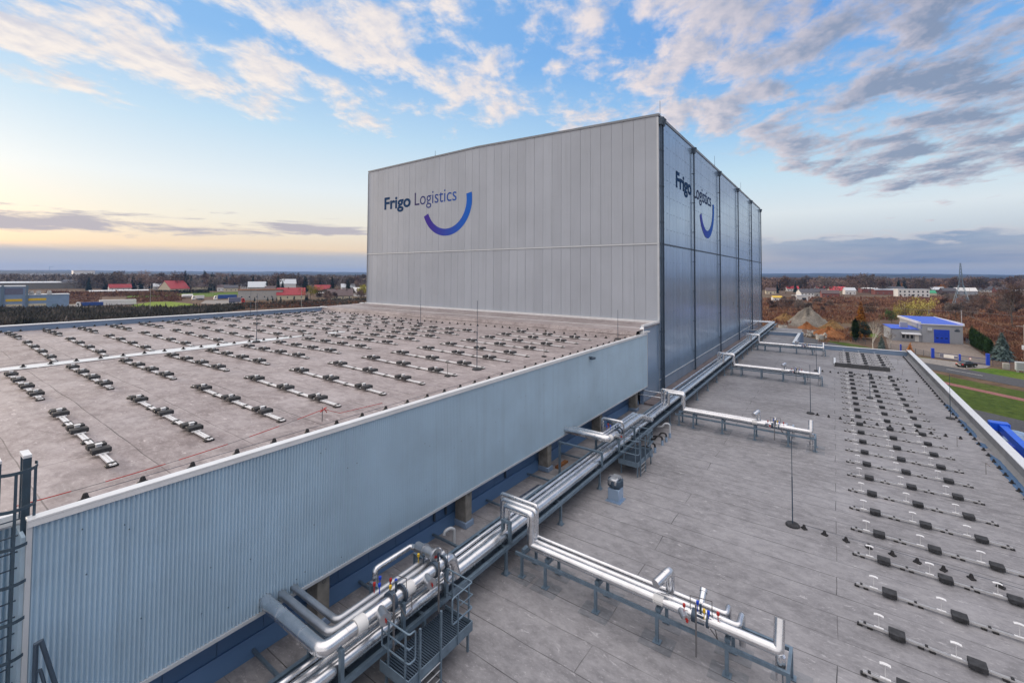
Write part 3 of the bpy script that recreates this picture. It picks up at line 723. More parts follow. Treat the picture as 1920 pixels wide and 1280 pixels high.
b = MB(); b.bar((-12.87, 7.84, 17.36), (-12.82, 8.02, 17.47), .05, .02); b.bar((-12.85, 7.95, 17.46), (-12.85, 8.05, 17.30), .03, .015); part('ribbon', b, M['red'], t)
for x, y, lab in ((-14.0, 14.6, 'thin stake on the hall roof behind the fascia, left of the tall rod'), (-13.1, 21.3, 'short wooden stake on the hall roof near the floodlight')):
    t = thing('survey_stake', lab, 'stake', (x, y, 17.06)); b = MB(); b.tube([(x, y, 17.06), (x, y, 17.72)], .014, 5); part('post', b, M['concrete'], t)
    b = MB(); b.box(x - .12, x + .12, y - .1, y + .1, 17.06, 17.13, .02); part('foot', b, M['ballast'], t)
for i, (x, y) in enumerate(((5.9, 31.5), (5.55, 35.6), (5.5, 49.5), (5.3, 58), (5.6, 65))):
    t = thing('survey_stake', 'thin marker stake beside the ends of the slim rails, %s from the front' % ORD[i], 'stake', (x, y, 12), 'stakes beside the slim rails')
    b = MB(); b.tube([(x, y, 12), (x, y, 12.55)], .012, 5); part('post', b, M['concrete'], t)
    b = MB(); b.bar((x, y, 12.53), (x + .15, y + .05, 12.40), .02, .01); part('flag', b, M['orange_earth'], t)
# white felt patches left on the annex
t = thing('floodlight', 'small grey floodlight on the ribbed fascia below its coping', 'floodlight', (FX, 23.3, 16.95))
b = MB(); b.bar((FX + .01, 23.3, 16.98), (FX + .2, 23.3, 16.98), .04); part('arm', b, M['steel_dark'], t)
b = MB(); b.box(FX + .12, FX + .34, 23.12, 23.48, 16.86, 16.97, .015); part('lamp_head', b, M['steel_dark'], t)

# ------------------------------------------------------------------ ladder with safety cage
t = thing('roof_ladder', 'dark steel ladder with a safety cage climbing to the hall roof', 'ladder', (-11.75, 1.35, 12))
LX = -11.72
for y in (1.525, 1.165):
    b = MB(); b.box(LX - .02, LX + .02, y - .055, y + .055, 11.0, 18.30); part('stringer', b, M['ladder'], t)
    b = MB(); b.box(LX - .36, LX - .30, y - .04, y + .04, 17.06, 18.30); b.box(LX - .299, LX - .031, y - .015, y + .015, 17.75, 17.79); er = part('exit_rail', b, M['ladder'], t); b = MB(); b.box(LX - .36, LX + .031, y - .055, y + .055, 18.301, 18.35); part('skylit_top_cap', b, M['trim_white'], er)  # white cap colour stands in for sky reflected on the top
for i in range(23): b = MB(); b.tube([(LX, 1.15, 11.1 + i * .28), (LX, 1.54, 11.1 + i * .28)], .013, 6); part('rung', b, M['steel_dark'], t)
for i in range(8):
    z = 18.2 - i * .62; b = MB(); pts = []
    for k in range(17):
        a = R(100 - 200 * k / 16); pts.append((LX + .04 + .42 * max(0, math.cos(a)) ** .8 if abs(a) < R(90) else LX + .03, 1.345 + .30 * math.sin(a) * (1 if abs(a) < R(90) else .93), z))
    for p, q in zip(pts, pts[1:]): b.bar(p, q, .008, .055)
    part('cage_hoop', b, M['ladder'], t)
for a in (-60, 0, 60):
    b = MB(); x = LX + .04 + .41 * math.cos(R(a)) ** .8; y = 1.345 + .29 * math.sin(R(a)); b.box(x - .004, x + .004, y - .02, y + .02, 13.8, 18.2); part('cage_strap', b, M['ladder'], t)
b = MB()
for i in range(9): b.box(-12.28 + i * .056, -12.26 + i * .056, 1.18, 1.51, 17.12, 17.16)
b.box(-12.3, -11.76, 1.165, 1.18, 17.1, 17.165); b.box(-12.3, -11.76, 1.51, 1.525, 17.1, 17.165)
part('exit_grating', b, M['trim_grey'], t)
t = thing('stair_handrail', 'end of a dark tubular handrail rising in front of the ribbed fascia', 'handrail', (-10.9, 1.65, 14))
b = MB(); b.tube([(-10.9, 1.60, 13.6), (-10.9, 1.60, 15.40), (-10.88, 1.66, 15.42), (-10.86, 1.90, 14.35), (-10.86, 2.15, 13.2)], .035, 8); part('top_tube', b, M['steel_dark'], t)
b = MB(); b.tube([(-10.9, 1.60, 14.95), (-10.88, 1.66, 14.95), (-10.86, 1.86, 14.0)], .025, 8); part('mid_tube', b, M['steel_dark'], t)

# ------------------------------------------------------------------ pipe rack
BZ = 12.85
t = thing('pipe_rack', 'long low blue-grey steel pipe rack running beside the fascia and the cold store', 'pipe rack', (-9.3, 40, 12))
for x in (-8.7, -9.93):
    b = MB(); b.box(x - .05, x + .05, -3, 97, BZ - .12, BZ); part('long_beam', b, M['steel'], t)
yy = [1.2 + 3.55 * i for i in range(27)]
for y in yy:
    b = MB(); b.box(-9.879, -8.751, y - .04, y + .04, BZ - .1, BZ - .005); part('cross_beam', b, M['steel'], t)
    for x in (-8.7, -9.93):
        b = MB(); b.box(x - .04, x + .04, y - .04, y + .04, 12.0, BZ - .121); b.box(x - .12, x + .12, y - .12, y + .12, 12.0, 12.012); b.lathe([(.10, .012), (.06, .16)], (x, y, 12), 8); part('leg', b, M['steel'], t)
b = MB()
for i in range(40):
    y = -1 + i * 2.4; b.box(-9.85, -8.8, y - .012, y + .012, BZ - .07, BZ - .05)
b.box(-9.87, -8.76, -3, 97, BZ - .115, BZ - .105); part('tray_sheet', b, M['steel_dark'], t)
def portal(y, top, x0, x1, label):
    t = thing('portal_frame', label, 'support frame', (-9.3, y, 12)); 
    for x in (x0, x1): b = MB(); b.box(x - .045, x + .045, y - .045, y + .045, BZ + .002 if x > -10.1 else 12.0, top); part('leg', b, M['steel'], t)
    b = MB(); b.box(x0 - .05, x1 + .05, y - .04, y + .04, top + .001, top + .08); part('crossbar', b, M['steel'], t)
    return t
for y, x0, lab in ((5.9, -9.93, 'steel portal under the front pipe elbows, ahead of the near platform'), (7.6, -9.93, 'steel portal under the coloured valve handles at the near platform'), (9.1, -9.93, 'steel portal at the far end of the near platform'), (12.05, -8.98, 'narrow steel portal carrying the first bridge of pipes'), (19.2, -10.9, 'wide open steel portal standing before the far platform'), (21.2, -9.93, 'steel portal beside the far platform ladder'), (23.3, -9.93, 'steel portal behind the far platform')):
    portal(y, 13.47, x0, -8.7, lab)
def pipe(path, r, label, group=None, mat='pipe', bands=1.0, elbow=None, seg=14, name='insulated_pipe'):
    b = MB(); b.tube(path, r, seg, True, elbow if elbow is not None else r * 1.7, bands)
    loc = Vector(path[0]); return solo(name, b, M[mat], label, 'pipe', group, loc=loc)
G1 = 'pipes lying along the rack'
yA, yB = -3, 95.5
pipe([(-9.52, yA, 13.0), (-9.52, yB, 13.0), (-11.7, yB, 13.0)], .085, 'slim silver pipe, inner one of the three running along the rack', G1, bands=1.1)
pipe([(-9.27, yA, 13.01), (-9.27, yB + .3, 13.01), (-11.7, yB + .3, 13.01)], .095, 'slim silver pipe, middle one of the three running along the rack', G1, bands=1.1)
pipe([(-8.93, yA, 13.06), (-8.93, 9.9, 13.06), (-8.93, 23.6, 13.06), (-9.06, 24.3, 13.06), (-9.06, yB + .7, 13.06), (-11.7, yB + .7, 13.06)], .165, 'thick silver pipe on the outer side of the long rack', G1, bands=1.1, elbow=.25, seg=18)
pipe([(-11.6, 32.3, 13.25), (-9.74, 32.3, 13.25), (-9.74, yB - .3, 13.0)], .05, 'thin silver pipe joining the rack from the last concrete column, higher one', None, bands=1.4, elbow=.1)
pipe([(-11.6, 31.6, 13.1), (-9.85, 31.6, 13.1), (-9.85, yB - .5, 12.93)], .04, 'thin silver pipe joining the rack from the last concrete column, lower one', None, bands=1.4, elbow=.1)
pipe([(-9.68, 24, 12.93), (-9.68, 45, 12.93)], .04, 'thin silver pipe at the inner edge of the middle rack', None, bands=1.4)
# upper level at the near platform
pipe([(-12.1, 5.55, 13.66), (-8.86, 5.55, 13.66), (-8.86, 9.45, 13.66), (-8.86, 9.65, 13.05)], .15, 'thick silver pipe from under the fascia, turning along the near valve station', 'pipes from under the fascia, near set', 'pipe', .95, .18, 18)
pipe([(-12.1, 5.95, 13.60), (-9.21, 5.95, 13.60), (-9.21, 9.5, 13.60)], .095, 'middle silver pipe from under the fascia, turning along the near valve station', 'pipes from under the fascia, near set', 'pipe_dull', .95)
pipe([(-12.1, 6.27, 13.58), (-9.45, 6.27, 13.58), (-9.45, 9.6, 13.58)], .08, 'slimmest silver pipe from under the fascia, turning along the near valve station', 'pipes from under the fascia, near set', 'pipe_dull', .95)
pipe([(-10.0, 7.75, 12.3), (-10.0, 7.75, 13.78), (-10.0, 9.0, 13.78), (-8.9, 9.02, 13.80), (-8.9, 9.02, 13.66)], .075, 'silver pipe rising behind the near valves and crossing over them', None, 'pipe', .8, .1)
# far platform set
dy = 15.2
pipe([(-12.1, 20.55, 13.66), (-9.0, 20.55, 13.66), (-9.0, 23.0, 13.66), (-9.0, 25.0, 13.66), (-8.93, 26.6, 13.06)], .16, 'thick silver pipe from under the fascia, turning along the far valve station', 'pipes from under the fascia, far set', 'pipe', .95, .3, 18)
pipe([(-12.1, 21.0, 13.6), (-9.38, 21.0, 13.6), (-9.38, 25.4, 13.6), (-9.3, 26.4, 13.1)], .085, 'middle silver pipe from under the fascia, turning along the far valve station', 'pipes from under the fascia, far set', 'pipe', .95)
pipe([(-12.1, 21.3, 13.58), (-9.60, 21.3, 13.58), (-9.60, 25.6, 13.58), (-9.52, 26.3, 13.1)], .07, 'slimmest silver pipe from under the fascia, turning along the far valve station', 'pipes from under the fascia, far set', 'pipe', .95)
pipe([(-10.1, 22.4, 12.6), (-10.1, 22.4, 14.0), (-9.0, 22.4, 14.0), (-9.0, 22.4, 13.7)], .075, 'silver pipe arching over the far valves', None, 'pipe', .8, .1)
# valves
def valve(x, y, z, r, hd, label, handles, axis='y'):
    t = thing('valve_group', label, 'valve', (x, y, z))
    b = MB(); d = Vector((0, 1, 0)) if axis == 'y' else Vector((1, 0, 0)); o = Vector((.44, -.16, .05)) if axis == 'y' else Vector((.25, -.36, .05))
    c = Vector((x, y, z)); b.tube([c - d * .0, c + o * .45, c + o * .95], r * .8, 14); b.tube([c + o * .95, c + o * .97], r * .84, 14); part('valve_bonnet', b, M['pipe_dull'], t)
    b = MB(); b.prism([c + o * 1.02 + Vector((-.02, 0, -.05)), c + o * 1.02 + Vector((.02, 0, -.05)), c + o * 1.02 + Vector((.02, 0, .01)), c + o * 1.02 + Vector((.05, 0, .01)), c + o * 1.02 + Vector((0, 0, .06)), c + o * 1.02 + Vector((-.05, 0, .01)), c + o * 1.02 + Vector((-.02, 0, .01))], (.02, -.012, 0)); part('flow_arrow', b, M['red'], t)
    b = MB(); b.tube([c + d * .35 - d * .05, c + d * .35 + d * .05], r * 1.35, 12); b.tube([c + d * .65, c + d * .70], r * 1.35, 12); b.box(*(v for i in range(3) for v in ((c + d * .5)[i] - .10, (c + d * .5)[i] + .10))); b.tube([c + d * .5, c + d * .5 + Vector((0, 0, r + .22))], .03, 8); part('valve_body', b, M['steel_dark'], t)
    random.seed(hash(label) % 97)
    for i, m in enumerate(handles):
        p = c + d * (.30 + .16 * i) + Vector((-.16 + .12 * (i % 3), -.16 + .1 * ((i * 2) % 3), r + .10 + .07 * (i % 2)))
        if axis == 'y': p = c + Vector((-.48 + .2 * (i % 3), .22 + .17 * (i // 2), r + .08 + .06 * (i % 2)))
        b = MB(); b.tube([p, p + Vector((.0, .0, .07))], .036, 8); b.tube([p - Vector((0, 0, .18)), p], .012, 5); part('hand_wheel', b, M[m], t)
    b = MB(); q = c + d * .2 + o * 1.15 + Vector((0, 0, -.75)); b.bar(q, q + Vector((0, 0, 1.25)), .035); part('instrument_post', b, M['joint'], t)
    b = MB(); q = c + d * .55; b.tube([q + Vector((.2, -.1, -.1)), q + Vector((.35, -.05, -.3)), q + Vector((.25, .25, -.35)), q + Vector((.1, .35, -.05))], .014, 6); b.tube([q + Vector((-.3, .0, -.1)), q + Vector((-.3, .0, .45)), q + Vector((.2, .1, .45)), q + Vector((.2, .1, .0))], .010, 5); part('impulse_line', b, M['joint'], t)
    b = MB(); q = c - d * .55; b.tube([q - d * .13, q + d * .13], r * 1.04, 16); part('label_band', b, M['white'], t)
    return t
valve(-8.86, 7.0, 13.66, .165, 1, 'near valve cluster with red, blue and yellow hand wheels above the first platform', ['red', 'blue', 'yellow', 'blue', 'red', 'blue'])
valve(-8.86, 8.45, 13.66, .15, 1, 'grey valve bonnet with red arrow, behind the coloured hand wheels', ['yellow', 'steel_dark'])
valve(-9.0, 21.3, 13.66, .155, 1, 'far valve cluster with blue hand wheels above the second platform', ['blue', 'blue', 'steel_dark', 'red'])
t = thing('flanged_drum', 'grey capped horizontal drum with red arrow above the near valves', 'pipe fitting', (-9.5, 9.0, 13.9))
b = MB(); b.tube([(-9.75, 9.0, 13.86), (-8.95, 8.95, 13.90)], .13, 14); b.tube([(-9.45, 9.0, 13.86), (-9.40, 9.0, 13.87)], .17, 14); b.tube([(-8.98, 8.95, 13.9), (-8.93, 8.95, 13.9)], .20, 12); part('drum', b, M['pipe_dull'], t)
b = MB(); b.bar((-8.92, 8.88, 13.92), (-8.915, 9.02, 13.86), .02, .05); part('flow_arrow', b, M['red'], t)

# branch pipes over the annex roof
def branch(yb, word):
    g = '%s set of branch pipes' % word
    t = thing('branch_rack', 'low steel rack on legs carrying the %s set of branch pipes over the annex' % word, 'pipe rack', (-4.6, yb, 12), 'racks of the branch pipes')
    bz = 12.72
    for y in (yb - .42, yb + .42):
        b = MB(); b.box(-8.45, -.92, y - .035, y + .035, bz - .09, bz); part('long_beam', b, M['steel'], t)
    b = MB(); b.box(-.99, -.92, yb - .384, yb + .384, bz - .09, bz); part('end_beam', b, M['steel'], t)
    for x in (-8.2, -7.33, -5.65, -3.9, -2.22, -.955):
        for y in (yb - .42, yb + .42):
            b = MB(); b.box(x - .04, x + .04, y - .034, y + .034, 12.0, bz - .091); b.box(x - .1, x + .1, y - .1, y + .1, 12.012, 12.03); part('leg', b, M['steel'], t)
        if x < -1: b = MB(); b.box(x - .04, x + .04, yb - .384, yb + .384, bz - .085, bz - .005); b.box(x - .06, x + .06, yb - .36, yb - .1, bz + .001, bz + .10); part('cross_beam', b, M['steel'], t)
    zz = 12.98; X0 = -7.98
    pipe([(-8.93, yb - .25, 13.1), (-8.93, yb - .25, 13.93), (X0, yb - .25, 13.93), (X0, yb - .25, zz), (-1.15, yb - .25, zz), (-1.15, yb + .05, zz + .56)], .118, 'thick silver pipe of the %s branch, ending in an upturned bend' % word, g, bands=.95, elbow=.07)
    pipe([(-1.12, yb - .25, 12.0), (-1.12, yb - .25, 12.9)], .105, 'silver drop pipe under the upturned end of the %s branch' % word, g, bands=.5)
    pipe([(-9.27, yb, 13.05), (-9.27, yb, 13.95), (X0 + .0, yb, 13.95), (X0, yb, zz), (-2.02, yb, zz), (-2.02, yb + .5, zz), (-2.02, yb + .5, 12.2)], .078, 'middle silver pipe of the %s branch' % word, g, bands=.95, elbow=.1)
    pipe([(-9.52, yb + .26, 13.05), (-9.52, yb + .26, 13.97), (X0 - .1, yb + .26, 13.97), (X0 - .1, yb + .26, zz), (-2.35, yb + .26, zz), (-2.35, yb + .62, zz), (-2.35, yb + .62, 12.2)], .064, 'slimmest silver pipe of the %s branch' % word, g, bands=.95, elbow=.08)
    pipe([(-3.75, yb + .25, zz), (-3.75, yb + .25, 13.55), (-3.95, yb - .35, 13.42)], .12, 'inclined silver stub with a red arrow rising from the %s branch' % word, g, bands=.4, elbow=.14)
    b = MB(); b.bar((-4.0, yb - .357, 13.34), (-3.93, yb - .358, 13.5), .06, .012, (0, 1, 0)); 
    for o in ('x',): pass
    valve(-3.35, yb - .25, zz, .115, 1, 'valve cluster with coloured wheels on the %s branch pipes' % word, ['red', 'blue', 'blue', 'yellow', 'red'], 'x')
    b = MB(); b.tube([(-2.95, yb + .26, zz), (-2.95, yb + .52, zz + .18)], .085, 12); b.tube([(-2.95, yb + .50, zz + .17), (-2.95, yb + .56, zz + .21)], .10, 12); solo('capped_stub', b, M['pipe'], 'short capped silver stub behind the %s branch valves' % word, 'pipe fitting', 'capped stubs of the branches', loc=(-2.95, yb + .26, zz))
for yb, wd in ((12.45, 'nearest'), (30.3, 'second'), (48.3, 'third'), (66.3, 'farthest')): branch(yb, wd)

# access platforms
def platform(y0, label):
    t = thing('access_platform', label, 'platform', (-8.05, y0 + 1.1, 12), 'platforms beside the pipe rack')
    X0, X1, fz = -8.63, -7.66, 12.62; y1 = y0 + 2.15
    b = MB()
    for i in range(36): b.box(X0 + .01, X1 - .02, y0 + .02 + i * .06, y0 + .045 + i * .06, fz - .03, fz)
    b.box(X0, X1 - .03, y0 + .05, y1 - .05, fz - .04, fz - .032); part('floor_grating', b, M['steel_dark'], t)
    b = MB(); b.box(X1 - .02, X1, y0, y1, fz - .14, fz + .10); b.box(X0, X1 - .021, y0, y0 + .02, fz - .14, fz + .10); b.box(X0, X1 - .021, y1 - .02, y1, fz - .14, fz + .10); part('kick_plate', b, M['steel'], t)
    r = .021
    def rail(path): b = MB(); b.tube(path, r, 7, True, .06); return b
    for yy, s in ((y0 + .02, 1), (y1 - .02, -1)):
        rr = part('railing', rail([(X0 + .05, yy, fz + .45), (X0 + .05, yy, fz + 1.08), (X1, yy, fz + 1.08), (X1, yy + s * (.18 if s > 0 else .75), fz + 1.08), (X1, yy + s * (.18 if s > 0 else .75), fz + .45), (X1, yy, fz + .45), (X0 + .05, yy, fz + .45)]), M['steel'], t)
        b = MB(); b.tube([(X0 + .05, yy, fz + .77), (X1, yy, fz + .77), (X1, yy + s * (.18 if s > 0 else .75), fz + .77)], r * .8, 6); part('mid_rail', b, M['steel'], rr)
        for px in (X0 + .28, X1 - .12): b = MB(); b.bar((px, yy, fz - .12), (px, yy, fz + 1.07), .035); part('post', b, M['steel'], rr)
        if s < 0: b = MB(); b.bar((X1 + .01, yy - .55, fz - .12), (X1 + .01, yy - .55, fz + 1.07), .035); part('post', b, M['steel'], rr)
    la = None
    b = MB(); b.bar((X1 + .02, y0 + .32, 12), (X1 + .02, y0 + .32, fz + 1.05), .045); la = part('ladder_stringer', b, M['steel'], t)
    b = MB(); b.bar((X1 + .02, y0 + .98, 12), (X1 + .02, y0 + .98, fz + 1.05), .045); part('ladder_stringer', b, M['steel'], t)
    for z in (12.12, 12.32, 12.5):
        b = MB(); b.tube([(X1 + .02, y0 + .32, z), (X1 + .02, y0 + .98, z)], .013, 6); part('ladder_rung', b, M['alu'], t)
    for x in (X0 + .1, X1 - .06):
        for yy in (y0 + .12, y1 - .12): b = MB(); b.bar((x, yy, 12), (x, yy, fz - .141), .05); part('leg', b, M['steel'], t)
    return t
platform(6.85, 'small blue-grey steel platform with railings and ladder at the near valves')
platform(20.95, 'small blue-grey steel platform with railings and ladder at the far valves')

# small roof equipment
t = thing('roof_vent', 'square blue-grey roof vent with a dark cowl, beside the pipe rack', 'roof vent', (-7.72, 18.42, 12))
b = MB(); b.box(-7.97, -7.47, 18.17, 18.67, 12, 12.55, .02); b.box(-8.05, -7.39, 18.09, 18.75, 12.0, 12.03); part('curb', b, M['cladding_side'], t)
b = MB(); b.lathe([(.16, .55), (.16, .64), (.34, .64), (.35, .66), (.35, .86), (.34, .88), (.2, .88)], (-7.72, 18.42, 12), 8); part('cowl', b, M['steel_dark'], t)
b = MB(); b.box(-7.93, -7.55, 18.10, 18.74, 12.70, 12.97, .05); b.box(-7.99, -7.45, 18.39, 18.45, 12.97, 13.0); part('cowl_cap', b, M['pipe_dull'], t)
b = MB(); b.tube([(-11.15, 12.05, 12), (-11.15, 12.05, 12.5), (-11.2, 11.9, 12.6), (-11.28, 11.72, 12.55), (-11.3, 11.68, 12.42)], .055, 10, True, .06); solo('vent_pipe', b, M['trim_grey'], 'small white gooseneck vent on the roof behind the near rack', 'vent pipe', loc=(-11.15, 12.05, 12))
t = thing('duct_cover', 'half-round silver cover with a blue sticker lying behind the rack', 'duct cover', (-10.6, 15.8, 12))
b = MB(); pts = [(-10.6 + .34 * math.cos(R(a)), 15.2, 12.02 + .42 * math.sin(R(a))) for a in range(0, 181, 15)]; b.prism(pts, (.05, 1.7, 0)); part('shell', b, M['pipe'], t)
b = MB(); b.box(-10.55, -10.35, 15.188, 15.197, 12.2, 12.3); part('sticker', b, M['blue'], t)
for i, (x, y, m) in enumerate([(-8.03, 27.3, 'trim_grey'), (-8.0, 26.5, 'rubber'), (-8.03, 25.85, 'rubber'), (-8.02, 24.55, 'rubber'), (-8.0, 23.9, 'rubber')]):
    h = .75 if i == 0 else .42
    t = thing('cable_gooseneck', ['tall pale cable gooseneck, farthest of the row beyond the far platform', 'black cable gooseneck with pale sleeve, second farthest beyond the far platform', 'black cable gooseneck in the middle of the row by the far platform', 'black cable gooseneck, second nearest to the far platform', 'black cable gooseneck, nearest to the far platform'][i], 'cable entry', (x, y, 12), 'cable goosenecks by the far platform')
    b = MB(); b.tube([(x, y, 12), (x, y, 12.28)], .075, 10); part('sleeve', b, M['cladding_side'], t)
    b = MB(); b.tube([(x, y, 12.2), (x, y, 12 + h), (x - .1, y - .06, 12.08 + h), (x - .28, y - .1, 12.05 + h), (x - .4, y - .1, 11.85 + h), (x - .75, y + .02, 11.72 + h)], .05, 9, True, .08); part('bend', b, M[m], t)
b = MB(); b.box(-11.4, -11.2, 19.6, 20.6, 12.0, 12.1); solo('rusty_plank', b, M['orange_earth'], 'rusty brown plank lying under the fascia by the wide portal', 'plank', loc=(-11.3, 20.1, 12))
for y in (12.0, 12.6, 16.4):
    b = MB(); b.tube([(-12.1, y, 12.5), (-12.1, y, 13.45)], .045, 8); solo('wall_pipe', b, M['steel_dark'], {12.0: 'thin dark pipe on the recessed wall, left one of the pair', 12.6: 'thin dark pipe on the recessed wall, right one of the pair', 16.4: 'thin dark pipe on the recessed wall above the silver duct cover'}[y], 'pipe', loc=(-12.1, y, 12.5))
for i in range(9):
    y = 2.5 + i * 3.1; b = MB(); b.bar((-12.0, y, 12.15), (-10.0, y, 12.15), .07); solo('tie_beam', b, M['steel'], 'low steel tie bar from the wall to the rack, %s from the near end' % ORD[i], 'beam', 'tie bars behind the rack', loc=(-11, y, 12.15))

# ------------------------------------------------------------------ land
def sheet(name, pts, z, mat): b = MB(); b.add([(p[0], p[1], z) for p in pts], [tuple(range(len(pts)))]); return struct(name, b, M[mat])
b = MB(); n = 64; b.add([(9000 * math.cos(2 * math.pi * i / n), 9000 * math.sin(2 * math.pi * i / n), 0) for i in range(n)], [tuple(range(n))]); struct('ground', b, M['earth'])
def ribbon(name, line, w, z, mat):
    b = MB(); L = []
    for i, p in enumerate(line):
        a = Vector(line[max(0, i - 1)]); c = Vector(line[min(len(line) - 1, i + 1)]); d = (c - a).normalized(); nrm = Vector((-d.y, d.x))
        L.append((Vector(p) + nrm * w / 2, Vector(p) - nrm * w / 2))
    for (a, c), (e_, f_) in zip(L, L[1:]): b.quad((*a, z), (*c, z), (*f_, z), (*e_, z))
    return struct(name, b, M[mat])
ROAD = [(-75, 285), (-45, 238), (-14, 192), (-3, 175), (8, 160.5), (18.3, 148.3), (23.2, 143.5), (31, 135.5), (60, 106), (110, 56)]
sheet('lawn', [(-20, 178), (8, 152), (21, 134), (30, 125), (62, 92), (100, 52), (60, 40), (22, 90), (8, 100), (8, 140), (-22, 172)], .02, 'rough_grass')
sheet('lawn', [(30.5, 153.5), (37, 148.5), (48, 146), (58, 120), (62, 106), (31, 138.5), (24.5, 146.5), (26.4, 149.5)], .03, 'grass')
sheet('lawn', [(16.5, 163.5), (20.6, 161.8), (19.4, 157), (15, 160)], .03, 'grass')
sheet('lawn', [(4.5, 205), (12.5, 206), (13.0, 219), (5, 221)], .03, 'grass')
sheet('lawn', [(-14, 196), (-3, 179), (4, 171), (10, 172.5), (4, 182), (-4, 186)], .03, 'rough_grass')
ribbon('road', ROAD, 8.6, .04, 'asphalt')
ribbon('road_marking', [(21.2, 145.4), (26.2, 140.4)], .22, .06, 'marking'); ribbon('road_marking', [(31.5, 135), (36.5, 130)], .22, .06, 'marking')
ribbon('cycle_path', [(2, 141), (10, 134), (17.7, 126.6), (27, 117.2), (50, 94), (80, 64)], 2.3, .05, 'red_path')
sheet('driveway', [(16.5, 162.5), (30.8, 157.2), (29, 152.5), (24.5, 147.6), (18, 153), (14.5, 158)], .055, 'apron')
sheet('yard', [(13, 174), (16, 170.5), (30.5, 158), (33.3, 173), (34.6, 200), (33.5, 208), (14.5, 204)], .035, 'paving')
sheet('car_park', [(8, 113), (18.4, 104), (27, 97), (60, 70), (40, 20), (8, 20)], .035, 'asphalt')
sheet('yard', [(-24, 246), (4, 243), (8, 214), (0, 190), (-16, 197), (-26, 215)], .02, 'brown_field')
P2 = lambda *q: [tuple(at(*p)[:2]) for p in q]
sheet('field', P2((243, 577), (250, 571), (285, 566), (320, 565.5), (355, 569), (372, 572.5), (330, 575)), .03, 'green_field')
sheet('field', P2((86, 577), (86, 572), (175, 570), (185, 573), (120, 577)), .03, 'apron')
sheet('field', P2((86, 580), (86, 576.5), (110, 578), (100, 581)), .04, 'green_field')
sheet('field', P2((90, 571), (90, 554), (185, 553), (205, 560), (180, 569)), .02, 'brown_field')
sheet('field', P2((240, 561), (235, 553), (330, 550), (450, 547), (470, 552), (400, 556), (330, 558)), .025, 'grass')
sheet('yard', P2((375, 569), (385, 563), (460, 561), (455, 572)), .03, 'apron')

def lump(name, c, rx, ry, h, mat, label, cat, seed, power=1.0, ridge=None, group=None):
    random.seed(seed); b = MB(); nr, na = 14, 36; v = [(c[0], c[1], h)]; ph = [random.uniform(0, 6.28) for _ in range(6)]
    for i in range(1, nr + 1):
        t = i / nr
        for k in range(na):
            a = 2 * math.pi * k / na; wob = 1 + .10 * math.sin(3 * a + ph[0]) + .07 * math.sin(5 * a + ph[1])
            z = h * (1 - t) ** power * (1 + .16 * math.sin(3 * a + ph[2] + 4 * t) + .09 * math.sin(7 * a + ph[3] - 6 * t)) + random.uniform(-.06, .06) * h * (t < .95)
            x = math.cos(a) * t * wob
            if ridge: x = math.copysign(max(abs(x) - 0, 0), x)
            v.append((c[0] + rx * x, c[1] + ry * math.sin(a) * t * wob, max(-.05, z if i < nr else -.05)))
    f = [(0, 1 + k, 1 + (k + 1) % na) for k in range(na)]
    for i in range(nr - 1):
        for k in range(na): f.append((1 + i * na + k, 1 + (i + 1) * na + k, 1 + (i + 1) * na + (k + 1) % na, 1 + i * na + (k + 1) % na))
    b.add(v, f, True); return solo(name, b, M[mat], label, cat, group, loc=(*c, 0))
lump('gravel_heap', (-9.5, 238), 9.6, 9, 7.2, 'gravel', 'big pointed heap of grey gravel beyond the annex', 'gravel heap', 3, .95)
lump('earth_heap', (-9.2, 222), 3.8, 3.2, 2.6, 'orange_earth', 'small orange heap of earth in front of the grey gravel heap', 'earth heap', 4, 1.1)
lump('earth_heap', (-.6, 225), 5.5, 4, 3.6, 'straw_earth', 'straw-coloured overgrown heap right of the grey gravel heap', 'earth heap', 5, 1.1)
lump('earth_heap', (-1.5, 196), 6, 6.5, 3.4, 'orange_earth', 'broad rusty brown heap overgrown with scrub, nearest the road', 'earth heap', 6, .9)
lump('rubble_bank', (-18.5, 243), 7, 4, 4.2, 'straw_earth', 'pale brown bank of rubble left of the gravel heap', 'rubble heap', 7, .9)
random.seed(21)
for i in range(110):
    t = random.random(); c = Vector((-17, 204)).lerp(Vector((-3.5, 190)), t) + Vector((random.gauss(0, 1.3), random.gauss(0, 2.2))); s = random.uniform(.25, .75) * (1.6 if random.random() < .12 else 1)
    b = MB(); bm = bmesh.new(); bmesh.ops.create_cube(bm, size=1)
    mx = Matrix.Rotation(random.uniform(0, 6), 3, Vector((random.random() - .5, random.random() - .5, random.random()))); 
    b.add([mx @ Vector((v.co.x * s * random.uniform(.9, 1.7), v.co.y * s * random.uniform(.7, 1.2), v.co.z * s * random.uniform(.5, .9))) + Vector((c.x, c.y, s * .3 + random.uniform(0, .9))) for v in bm.verts], [[v.index for v in f.verts] for f in bm.faces]); bm.free()
    solo('rubble_block', b, M[random.choice(['rubble', 'rubble', 'concrete', 'concrete_pale'])], 'broken concrete block in the rubble row beside the earth heaps', 'rubble', 'broken blocks of the rubble row', loc=(c.x, c.y, 0))
for x, y, r_, h, lab in ((-16.5, 205, 1.5, 2.3, 'large pale concrete ring at the left end of the rubble'), (-4.2, 186.5, 1.1, 1.5, 'smaller grey concrete ring at the right end of the rubble')):
    b = MB(); b.lathe([(r_, 0), (r_, h), (r_ * .85, h), (r_ * .85, .2), (0, .2)], (x, y, 0), 20); solo('concrete_ring', b, M['concrete_pale'], lab, 'concrete ring', loc=(x, y, 0))

